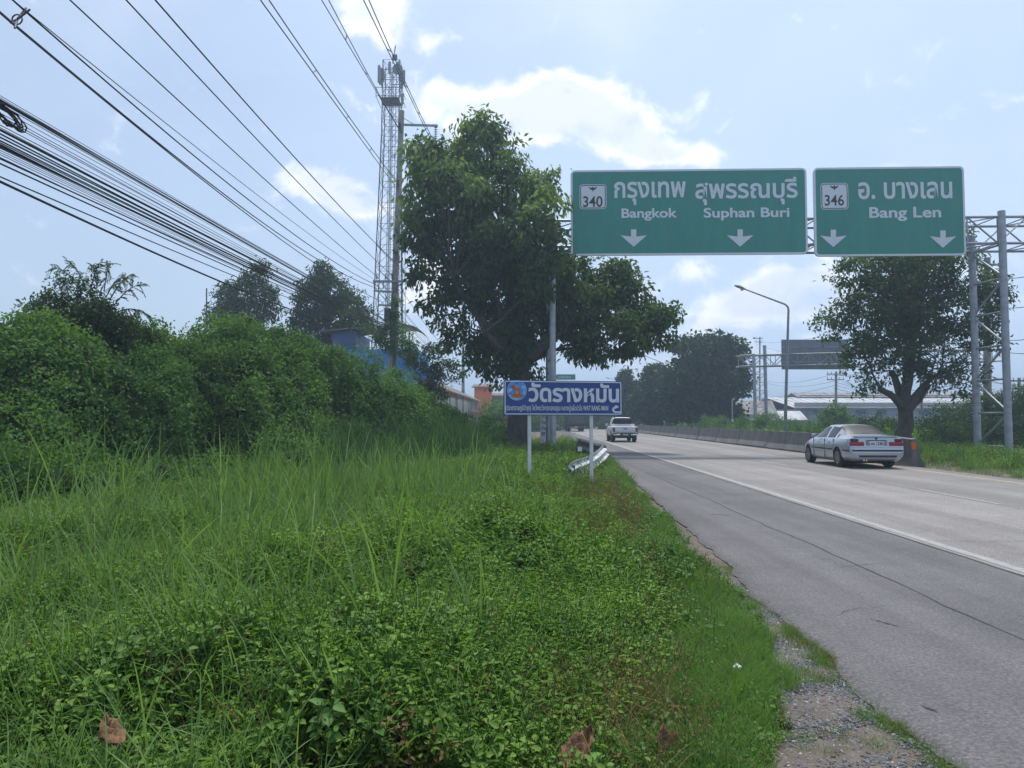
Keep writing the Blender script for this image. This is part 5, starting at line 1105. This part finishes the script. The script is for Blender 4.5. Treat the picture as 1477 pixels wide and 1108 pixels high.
for i, y0 in enumerate(ylist):
    t = (y0-138)/92; j = random.uniform(-2.5,2.5); ym = 360+44*t+j; ye = 464+16*t+random.uniform(-2,2); m1 = 210+63*t+j*.5
    thick = random.choice((.012,.014,.016,.022,.03)) if i not in (3,11,17) else .04
    wire('cable', [(562+random.uniform(-3,3), ye),(380, ym),(0, y0)], thick*.45, cable, nx(0, random.uniform(-.2,.2), 7.2+random.uniform(-.4,.4)) if i % 3 == 0 else None, parent=e, org=a0)
for pp, r in (([(562,484),(320,407),(0,262)], .022), ([(562,482),(347,402),(0,255)], .012), ([(562,480),(300,372),(0,236)], .014)): wire('cable', pp, r, cable, None, parent=e, org=a0)
rr = ray(6,164); dd = a0.x/rr.x*rr.y; c = P(7,166,dd); e = empty('cable_coil', c, 'tangled coil of spare cable hanging on the telephone bundle at the left edge', 'cable coil'); m = MB()
for k in range(7): m.tube([Vector((.02*random.uniform(-1,1)+.05*math.sin(a*2+k), (.24+.03*k)*math.cos(a)+.02*k, .10*math.sin(a)+random.uniform(-.01,.01)-.05*math.cos(a))) for a in [i*math.pi/7 for i in range(15)]], .012, 5, cap=False)
m.build('loops', cable, e, 60)

# ------------------------------------------------------------------ lattice tower
TD = 79.0; tb = P(556,606,TD); tb.z = 0; tt = P(566.5,92,TD); e = empty('telecom_tower', tb, 'tall steel lattice telecom tower with antenna panels at its top', 'tower'); H = tt-tb
m_tw = pm('tower steel', (.05,.058,.072), (.08,.09,.105), 2, rough=.6, metal=.2, coords='World')
nl = 17; hw = lambda t: 1.55*(1-t)+.74*t if t < .8 else 1.55*.2+.74*.8
def cor(t, k): s = ((-1,-1),(1,-1),(1,1),(-1,1))[k]; w_ = max(hw(t), .8); return H*t+Vector((s[0]*w_, s[1]*w_, 0))
tl = [(i/nl)**.92 for i in range(nl+1)]
for k in range(4):
    bar('leg', cor(0,k), cor(.8,k), .06, m_tw, e, 6); bar('leg', cor(.8,k), cor(1,k), .045, m_tw, e, 6)
for i in range(nl):
    for k in range(4):
        a, b, c, d = cor(tl[i],k), cor(tl[i],(k+1)%4), cor(tl[i+1],k), cor(tl[i+1],(k+1)%4)
        bar('brace', a, d, .024, m_tw, e, 5); bar('brace', b, c, .024, m_tw, e, 5); bar('girt', c, d, .024, m_tw, e, 5)
        if tl[i] > .7: mm_ = (tl[i]+tl[i+1])/2; bar('girt', cor(mm_,k), cor(mm_,(k+1)%4), .02, m_tw, e, 5)
for s in (.25,.55): bar('ladder_rail', H*.05+Vector((s,-.7,0)), H*.98+Vector((s,-.7,0)), .03, m_tw, e, 5)
for s in (-.15,.0,.1): bar('feeder_cable', H*.05+Vector((s,-.55,0)), H*.97+Vector((s,-.55,0)), .035, cable, e, 5)
for k in range(60): z = .06+.9*k/60; bar('ladder_rung', H*z+Vector((.25,-.7,0)), H*z+Vector((.55,-.7,0)), .015, m_tw, e, 4)
def tq(x, y, d=TD): return P(x, y, d)-tb
pz = tq(564,147)
for s in (-1,1):
    for a in (-1.5, 1.5): bar('platform_rail', pz+Vector((-1.3,a,.0+.9*(s>0))), pz+Vector((1.2,a,.9*(s>0))), .03, m_tw, e, 5); bar('platform_rail', pz+Vector((a*.9,-1.5,.9*(s>0))), pz+Vector((a*.9,1.5,.9*(s>0))), .03, m_tw, e, 5)
for x in (-1.35,-.7,0,.7,1.2):
    bar('platform_post', pz+Vector((x,-1.5,-.1)), pz+Vector((x,-1.5,1.0)), .035, m_tw, e, 5)
boxo('platform', pz, (2.0,2.2,.04), m_tw, e)
m_ant = pm('antenna grey', (.22,.24,.28), rough=.5)
for (x, y0, y1, dd) in ((546.8,95,119,-.6),(550,99,122,0),(553,103,115,.8),(582.5,102,121,-.6),(579.5,108,128,.5),(577,96,116,-.8),(562,90,106,-1.2),(574.5,90,104,-1.1),(580.5,136,150,-1.2)):
    a, b = tq(x, y1, TD+dd), tq(x, y0, TD+dd); c = (a+b)/2; boxo('antenna_panel', c, (.28,.2,(b-a).length), m_ant, e); bar('antenna_pipe', a+Vector((0,.16,-.2)), b+Vector((0,.16,.2)), .04, m_tw, e, 5)
for (x, y) in ((552,100),(552,115),(577,104),(577,122)): bar('antenna_arm', tq(x+(-5 if x < 560 else 5), y, TD-.6), tq(564,y,TD), .04, m_tw, e, 5)
bar('dish', tq(573.5,100,TD-1.4), tq(573.5,100,TD-1.1), .55, m_ant, e, 16)
bar('top_mast', tq(566.5,92), tq(570.5,66), .05, m_tw, e, 6); boxo('mast_box', tq(569.5,83), (.5,.4,.5), m_tw, e)
e = empty('radio_mast', P(297,560,95), 'thin dark mast rising behind the thicket beside the left pointed tree', 'mast'); bar('pole', (0,0,-4), P(298,416,95)-P(297,560,95), .09, dsteel, e, 6)
# slim guyed mast to the right of the tower
b = P(583,606,84); b.z = 0; e = empty('radio_mast', b, 'slim lattice mast seen just right of the concrete pole beside the tower', 'mast'); top = P(581,300,84)-b
for k in range(3):
    o_ = Vector((.22*math.cos(k*2.09), .22*math.sin(k*2.09), 0)); bar('leg', o_, top+o_, .03, m_tw, e, 5)
for i in range(44):
    t = i/44; k = i % 3; a = Vector((.22*math.cos(k*2.09), .22*math.sin(k*2.09), 0)); c = Vector((.22*math.cos((k+1)*2.09), .22*math.sin((k+1)*2.09), 0)); bar('brace', top*t+a, top*(t+1/44)+c, .018, m_tw, e, 4); bar('girt', top*t+a, top*t+c, .018, m_tw, e, 4)

# ------------------------------------------------------------------ street lamps
def lamp(label, bpx, kpx, apx, d, r=.09, dz=0):
    b = P(bpx[0], bpx[1], d); b.z = -.05; k = P(kpx[0], kpx[1], d)-b; a = P(apx[0], apx[1], d+dz)-b; e = empty('street_lamp', b, label, 'street lamp', 'street lamps')
    m = MB(); m.tube([(0,0,0), k*.35, k*.97, k*.985+(a-k)*.02+Vector((0,0,.05)), k+(a-k)*.08, a], [r*1.25, r, r*.72, r*.66, r*.6, r*.45], 12); m.build('pole', galvd, e, 50)
    bar('base', (0,0,0), (0,0,.5), r*1.8, galvd, e, 12); dv = (a-k).normalized(); Mx = Matrix.Translation(a) @ dv.to_track_quat('X','Z').to_matrix().to_4x4()
    h = MB(); L_ = .80
    vs = []; n = 12
    for i, (t, w_, hh) in enumerate(((-.05,.06,.05),(.12,.12,.09),(.35,.19,.13),(.6,.20,.14),(.8,.13,.09),(.86,.04,.03))):
        for j in range(n): an = 2*math.pi*j/n; vs.append(Mx @ Vector((t, w_*math.cos(an), hh*math.sin(an)*(1 if math.sin(an) > 0 else .6))))
    h.add(vs, [(i*n+j, i*n+(j+1)%n, (i+1)*n+(j+1)%n, (i+1)*n+j) for i in range(5) for j in range(n)]); h.add(vs[-n:], [tuple(range(n))]); hd = h.build('lamp_head', galvd, e, 50)
    l = MB(); l.tube([Mx @ Vector((.25,0,-.06)), Mx @ Vector((.25,0,-.14)), Mx @ Vector((.28,0,-.17))], [.15,.12,.05], 12); l.build('lens', pm('lamp lens', (.55,.55,.5), rough=.2) if 'lamp lens' not in MATS else MATS['lamp lens'], hd, 50)
lamp('nearest curved street lamp standing behind the barrier left of the median tree', (1131.5,625), (1137.5,441), (1075,417.5), 55, .11)
lamp('middle street lamp rising in front of the dark trees beyond the pickup', (955,615), (957,524), (932,514), 116, .10)
lamp('farthest street lamp whose head peeks above the right end of the temple sign', (903,612), (901.5,551), (879,546), 160, .10)
for (px, y0, y1, d, lab) in ((1331,535,630,46,'thin pole with black and white bands right of the median tree trunk'),(1057,575,612,80,'short thin pole with a banded foot under the far gantry')):
    b = P(px, 640, d); b.z = 0; e = empty('banded_pole', b, lab, 'pole'); zt_ = P(px, y0, d).z; bar('shaft', (0,0,0), (0,0,zt_), .075, galv, e, 10)
    for k in range(4): bar('band', (0,0,.5+.3*k), (0,0,.8+.3*k), .105, (black, white)[k % 2], e, 12)
# poles and wires on the right
RP = []
for (px, ty, d, r, lab) in ((1428,372,47,.26,'thick concrete power pole standing between the right gantry legs'),(1206,536,95,.2,'concrete power pole with two crossarms in front of the warehouse'),(1096,486,150,.2,'distant thin pole rising just above the far gantry post'),(1470,545,75,.2,'concrete power pole at the right frame edge')):
    e, b = pole('power_pole', lab, (px-(4 if px == 1428 else 0),640), (px-4 if px == 1428 else px,ty), d, r, r*.7, conc); RP.append((e, b, d)); zt_ = P(px,ty,d).z
    if px != 1428:
        for z in (zt_-.25, zt_-.95):
            boxo('crossarm', (0,-.2,z), (2.2 if px != 1096 else 1.6,.12,.12), galvd, e)
            for x in (-1,-.5,.5,1): insulator(e, Vector((x*(1 if px != 1096 else .7),-.2,z+.05)), .3, .08)
    else:
        for z in (zt_-.4, zt_-3.0): boxo('crossarm', (0,-.3,z), (2.0,.12,.12), galvd, e)
def span(a, b, sag, r, lab, grp='thin cables crossing the right background'):
    pts = [a.lerp(b, i/18)-Vector((0,0,4*sag*(i/18)*(1-i/18))) for i in range(19)]; o = MB().tube([p-a for p in pts], r, 4).build('overhead_cable', cable, None, 180); o.location = a; tag(o, lab, 'power cable', grp)
for k, (x1, y1, d1, x2, y2, d2) in enumerate(((1428,398,47,1530,385,22),(1428,440,47,1530,430,22),(1428,486,47,1530,478,22),(1428,500,47,1530,505,22),(1428,542,47,1530,540,24),(1428,548,47,1530,552,24),
      (1197,541,95,1425,470,47),(1203,541,95,1428,480,47),(1211,541,95,1430,500,47),(1206,551,95,1428,545,47),(1215,551,95,1430,552,47),(1090,545,150,1197,541,95),(1096,549,150,1206,549,95),(1096,494,150,1330,445,70),(1100,500,150,1470,555,75),(1206,556,95,1470,566,75),(1202,560,95,1466,572,75),(1060,560,170,1096,545,150),(1060,570,170,1204,556,95))):
    lab = ('topmost overhead cable leaving the thick pole for the right frame edge','second highest overhead cable from the thick pole to the right edge','upper one of the close middle pair of cables right of the thick pole','lower one of the close middle pair of cables right of the thick pole','upper of the two lowest cables leaving the thick pole to the right','lowest cable leaving the thick pole to the right edge',
      'top cable sagging between the warehouse pole and the thick pole','second cable sagging from the warehouse pole to the thick pole','third cable sagging from the warehouse pole to the thick pole','left cable on the lower crossarm of the warehouse pole','right cable on the lower crossarm of the warehouse pole','upper far cable between the lamp and the warehouse pole','lower far cable between the lamp and the warehouse pole','rising far cable from the distant thin pole towards the median tree','long far cable from the distant thin pole to the right edge pole','upper low cable running from the warehouse pole to the right edge','lower low cable running from the warehouse pole to the right edge','short far cable left of the distant thin pole','lowest far cable crossing above the house roof')[k]
    span(P(x1,y1,d1), P(x2,y2,d2), .25 if k < 6 else 1.0, .018 if k < 6 else .022, lab)

# ------------------------------------------------------------------ buildings
m_roof = pm('weathered sheet roof', (.20,.19,.18), (.30,.29,.28), .6, rough=.7, c3=(.13,.10,.09), s3=.5); m_roofp = pm('pale sheet roof', (.42,.44,.46), (.52,.53,.54), .8, rough=.6, c3=(.30,.27,.25), s3=.4)
m_wallb = pm('blue grey wall', (.20,.25,.32), (.25,.30,.36), .5, rough=.8); m_wallw = pm('dirty white wall', (.48,.49,.48), (.38,.38,.36), .8, rough=.85, c3=(.25,.24,.21), s3=.7)
m_blue = pm('bright blue sheeting', (.04,.20,.52), (.07,.27,.60), 1.6, rough=.7, c3=(.10,.20,.32), s3=1.1); m_blued = pm('dark blue sheeting', (.03,.08,.22), (.05,.10,.25), 1, rough=.6)
m_orange = pm('orange shop front', (.9,.26,.03), (.85,.16,.03), 1.5, rough=.7); m_tile = pm('old brown roof', (.14,.10,.085), (.22,.17,.14), 1.2, rough=.9); m_yellow = pm('ochre wall', (.50,.33,.10), (.42,.26,.08), 1, rough=.8)
def gable(e, name, L, Wd, z0, z1, mat, over=.5, th=.12, x=0, y=0, ridge='x', mono=False):
    m = MB()
    if mono: pts = [(-Wd/2-over, z0), (Wd/2+over, z1)]
    else: pts = [(-Wd/2-over, z0-(z1-z0)*over/(Wd/2)), (0, z1), (Wd/2+over, z0-(z1-z0)*over/(Wd/2))]
    poly = pts+[(a, b-th) for a, b in pts[::-1]]
    m.prism(poly, -L/2-over, L/2+over)
    # standing ribs of the sheet
    k = int(L/1.2)
    for i in range(k+1):
        yy = -L/2+L*i/k
        for (a, b) in zip(pts[:-1], pts[1:]): m.prism([(a[0],a[1]+.0),(b[0],b[1]+.0),(b[0],b[1]+.05),(a[0],a[1]+.05)], yy-.03, yy+.03)
    me = m.mesh(name, mat); fixnormals(me); o = link(bpy.data.objects.new(name, me), e); o.location = (x, y, 0)
    if ridge == 'x': o.rotation_euler = (0,0,R(90))
    return o
# warehouse: long axis along x
wd = 108.0; x0 = P(1150,600,wd).x; x1 = P(1560,600,wd).x; e = empty('warehouse', ((x0+x1)/2, wd+11, 0), 'long low warehouse with pale sheet roof and blue grey wall behind the median tree', 'warehouse'); L_ = x1-x0
boxo('wall', (0,0,1.15), (L_,22,2.3), m_wallw, e); boxo('upper_wall', (0,-.02,2.55+.2), (L_-.2,22.1,1.0), m_wallb, e); boxo('fascia', (0,-11.3,3.62), (L_+1,.12,1.0), m_wallw, e); boxo('canopy', (0,-11.9,1.75), (L_-6,1.6,.10), m_roofp, e)
gable(e, 'roof', L_, 22, 3.55, 5.2, m_roofp, .8); boxo('roof_monitor', (1.5,2,5.1), (L_-6,5,.9), m_wallb, e); gable(e, 'monitor_roof', L_-6, 5, 5.4, 6.0, m_roof, .5, y=2, x=1.5)
for i in range(14): 
    w_ = boxo('window', (-L_/2+3+i*3.05, -11.06, 2.75), (1.5,.06,.6), m_blued, e)
for i in range(9): boxo('door', (-L_/2+4+i*4.7, -11.03, .95), (2.0,.08,1.9), m_wallb if i % 2 else m_roof, e)
for i in range(12): boxo('gutter_pipe', (-L_/2+1.5+i*3.75,-11.1,1.3), (.10,.10,2.6), galvd, e)
hd = 100.0; c = P(1090,606,hd); e = empty('house', (c.x, hd+4, 0), 'small house with a steep grey gabled roof behind the lamp base', 'house'); boxo('wall', (0,0,1.2), (6.2,6,2.4), m_wallw, e)
gable(e, 'roof', 6.4, 6, 1.9, 4.3, m_roof, .4); boxo('window', (-1.2,-3.03,1.4), (1.0,.06,.8), m_blued, e); boxo('window', (1.3,-3.03,1.4), (1.0,.06,.8), m_blued, e)
# wall + gable end on the right
me = MB().prism([(-3,2.0),(3,2.0),(0,4.15)], -.1, .1).mesh('gable_wall', m_wallw); fixnormals(me); o = link(bpy.data.objects.new('gable_wall', me), e); o.location = (3.0,0,0); o.rotation_euler = (0,0,R(90))
c = P(1133,606,104); e = empty('shed', (c.x, 107, 0), 'low shed with shallow pale roof between the house and the warehouse', 'shed'); boxo('wall', (0,0,.9), (5.4,5,1.8), m_roof, e); gable(e, 'roof', 5.6, 5, 1.8, 2.9, m_roofp, .4); boxo('door', (.8,-2.53,.8), (1.1,.06,1.6), dsteel, e)
# blue house
bd_ = 60.0; xa, xb = P(478,560,bd_).x, P(603,560,bd_).x; e = empty('blue_house', ((xa+xb)/2, bd_+4, 0), 'bright blue sheet metal house half hidden by the thicket and the power pole', 'house'); L_ = xb-xa; zt_ = P(540,504,bd_).z; zr = P(480,478,bd_).z
for i in range(int(L_/.6)): boxo('sheet', (-L_/2+.3+i*.6, -4.0+.02*(i % 2), zt_/2), (.58,.05,zt_), m_blue, e)
boxo('side_wall', (L_/2-.05,0,zt_/2), (.1,7.8,zt_), m_blue, e); boxo('floor_slab', (0,0,zt_-.05), (L_,7.8,.12), m_roof, e); boxo('back_wall', (0,3.9,zt_/2), (L_,.1,zt_), m_blued, e)
boxo('upper_room', (-L_/2+.95,-1,(zt_+zr)/2), (1.9,6,zr-zt_), m_blued, e)
for (px) in (506,548,590): x = P(px,504,bd_).x-(xa+xb)/2; boxo('post', (x,-3.9,(zt_+zr)/2), (.12,.12,zr-zt_+.5), galvd, e)
o = boxo('roof', (-L_/2+1.2,-2,zr+.15), (4.4,5,.07), m_roof, e); o.rotation_euler = (0,R(-5),0)
m = MB(); pts = [(.0+i*.28, .62-.055*i*i*.5) for i in range(-2,6)]; m.prism([(a, b) for a, b in pts]+[(a, b-.05) for a, b in pts[::-1]], -2, 2); me = m.mesh('curved_canopy', m_roof); fixnormals(me); o = link(bpy.data.objects.new('curved_canopy', me), e); o.location = (P(586,472,bd_).x-(xa+xb)/2, -2, P(586,472,bd_).z-.4)
for i in range(5): q = boxo('tarpaulin', (L_/2+.1+i*.22,-4.05+i*.35, zt_*.80-.25*i), (.3,.04,1.6-.1*i), m_blue, e); q.rotation_euler = (R(5), R(28), R(20))
# row houses receding along the street
ra, rb_ = Vector((P(610,600,60).x, 60, 0)), Vector((P(690,600,118).x, 118, 0)); dv = rb_-ra; Lr = dv.length; ang = math.atan2(dv.y, dv.x); e = empty('row_houses', ra, 'row of old brown roofed shophouses seen end on beyond the small tree', 'row of shops', None, ang)
ws = [m_wallw, m_wallw, m_yellow, m_roofp, m_wallw, m_yellow, m_wallw]; n = 7
for i in range(n):
    w_ = Lr/n; boxo('wall', (w_*(i+.5), 3.4, 2.3), (w_-.12, 6.6, 4.6-.0), ws[i], e); boxo('pillar', (w_*i+.1,.02,2.3), (.3,.25,4.6), m_wallw, e)
    boxo('shutter', (w_*(i+.5), .06, 1.25), (w_*.7,.08,2.3), (m_wallb, m_roof, m_tile)[i % 3], e); wv = boxo('window', (w_*(i+.5), .06, 3.6), (w_*.5,.08,.9), m_blued, e); boxo('awning', (w_*(i+.5), -.5, 2.75), (w_*.9,1.1,.07), (m_roof, m_orange, m_roofp)[i % 3], e)
m = MB(); m.prism([(-.6,4.5),(3.2,6.3),(7.2,4.5),(7.2,4.35),(3.2,6.15),(-.6,4.35)], 0, Lr); me = m.mesh('roof', m_tile); fixnormals(me); o = link(bpy.data.objects.new('roof', me), e); o.rotation_euler = (0,0,R(90)); o.scale = (1,-1,1); o.matrix_local = Matrix(((0,1,0,0),(1,0,0,0),(0,0,1,0),(0,0,0,1)))
me = MB().prism([(0.1,4.5),(3.4,6.1),(6.7,4.5)], -.05, .05).mesh('gable_wall', m_roofp); fixnormals(me); o = link(bpy.data.objects.new('gable_wall', me), e); o.matrix_local = Matrix(((0,1,0,0),(1,0,0,0),(0,0,1,0),(0,0,0,1)))
# white fence in front of it
e = empty('panel_fence', P(605,600,52), 'dirty white panel fence between the reeds and the row of shops', 'fence'); o3 = e.location.copy()
f0, f1 = P(606,600,52), P(678,600,86); nf = 26
for i in range(nf):
    a = f0.lerp(f1, i/nf); b = f0.lerp(f1, (i+1)/nf); zt_ = P(0,563,52).z; d_ = b-a; q = boxo('panel', Vector(((a.x+b.x)/2-o3.x,(a.y+b.y)/2-o3.y,zt_/2-o3.z)), (d_.length*.93,.05,zt_*random.uniform(.94,1.02)), m_wallw if i % 5 else m_roof, e, math.atan2(d_.y, d_.x))
    if i % 4 == 0: boxo('fence_post', Vector((a.x-o3.x+.05,a.y-o3.y-.05,zt_/2-o3.z)), (.12,.12,zt_+.2), conc, e)
# orange shop and grey one behind the trunk
for (px0, px1, yt, d, mat, lab, nm) in ((684,708,557,122,m_orange,'orange fronted shop beyond the fence, left of the big trunk','shop'),(709,730,570,128,m_roof,'grey shop wedged between the orange shop and the big trunk','shop')):
    xa, xb = P(px0,600,d).x, P(px1,600,d).x; zt_ = P(px0,yt,d).z; L_ = xb-xa; e = empty(nm, ((xa+xb)/2, d+3, 0), lab, 'shop'); boxo('wall', (0,0,zt_/2), (L_,6,zt_), mat, e)
    boxo('door', (-.3,-3.03,1.1), (.9,.06,2.2), m_tile, e)
    for i in range(3): boxo('window', (-L_/2+L_*(i+.5)/3,-3.03,zt_*.68), (L_/5,.06,.9), (m_yellow, m_blued)[mat is not m_orange], e)
    boxo('awning', (0,-3.7,zt_*.5), (L_,1.5,.1), m_orange if mat is m_orange else m_roofp, e); q = boxo('roof', (0,-.2,zt_+.15), (L_+.8,7,.15), m_tile, e); q.rotation_euler = (R(6),0,0)
    boxo('sign_band', (0,-3.06,zt_*.56), (L_*.9,.08,.5), m_yellow if mat is m_orange else m_wallw, e)
p = P(734,607,60); e = empty('red_post', (p.x,60,0), 'small red and white marker post left of the big tree trunk', 'marker post'); bar('shaft', (0,0,0), (0,0,1.9), .05, white, e, 8); boxo('red_plate', (0,-.06,1.55), (.35,.04,.6), red, e); boxo('white_stripe', (0,-.09,1.55), (.08,.02,.4), white, e)

# ------------------------------------------------------------------ haze
hz = MB().box((-1900,-300,-1.6),(1900,2900,48)).mesh('haze', cable); hz.materials.clear(); hm = bpy.data.materials.new('haze air'); hm.use_nodes = True; nt = hm.node_tree; nt.nodes.clear()
o_ = nt.nodes.new('ShaderNodeOutputMaterial'); v = nt.nodes.new('ShaderNodeVolumePrincipled'); v.inputs['Color'].default_value = (.66,.83,1,1); v.inputs['Density'].default_value = HAZE; v.inputs['Anisotropy'].default_value = .35; nt.links.new(v.outputs[0], o_.inputs['Volume'])
hz.materials.append(hm); o = link(bpy.data.objects.new('haze', hz)); tag(o, kind='stuff')
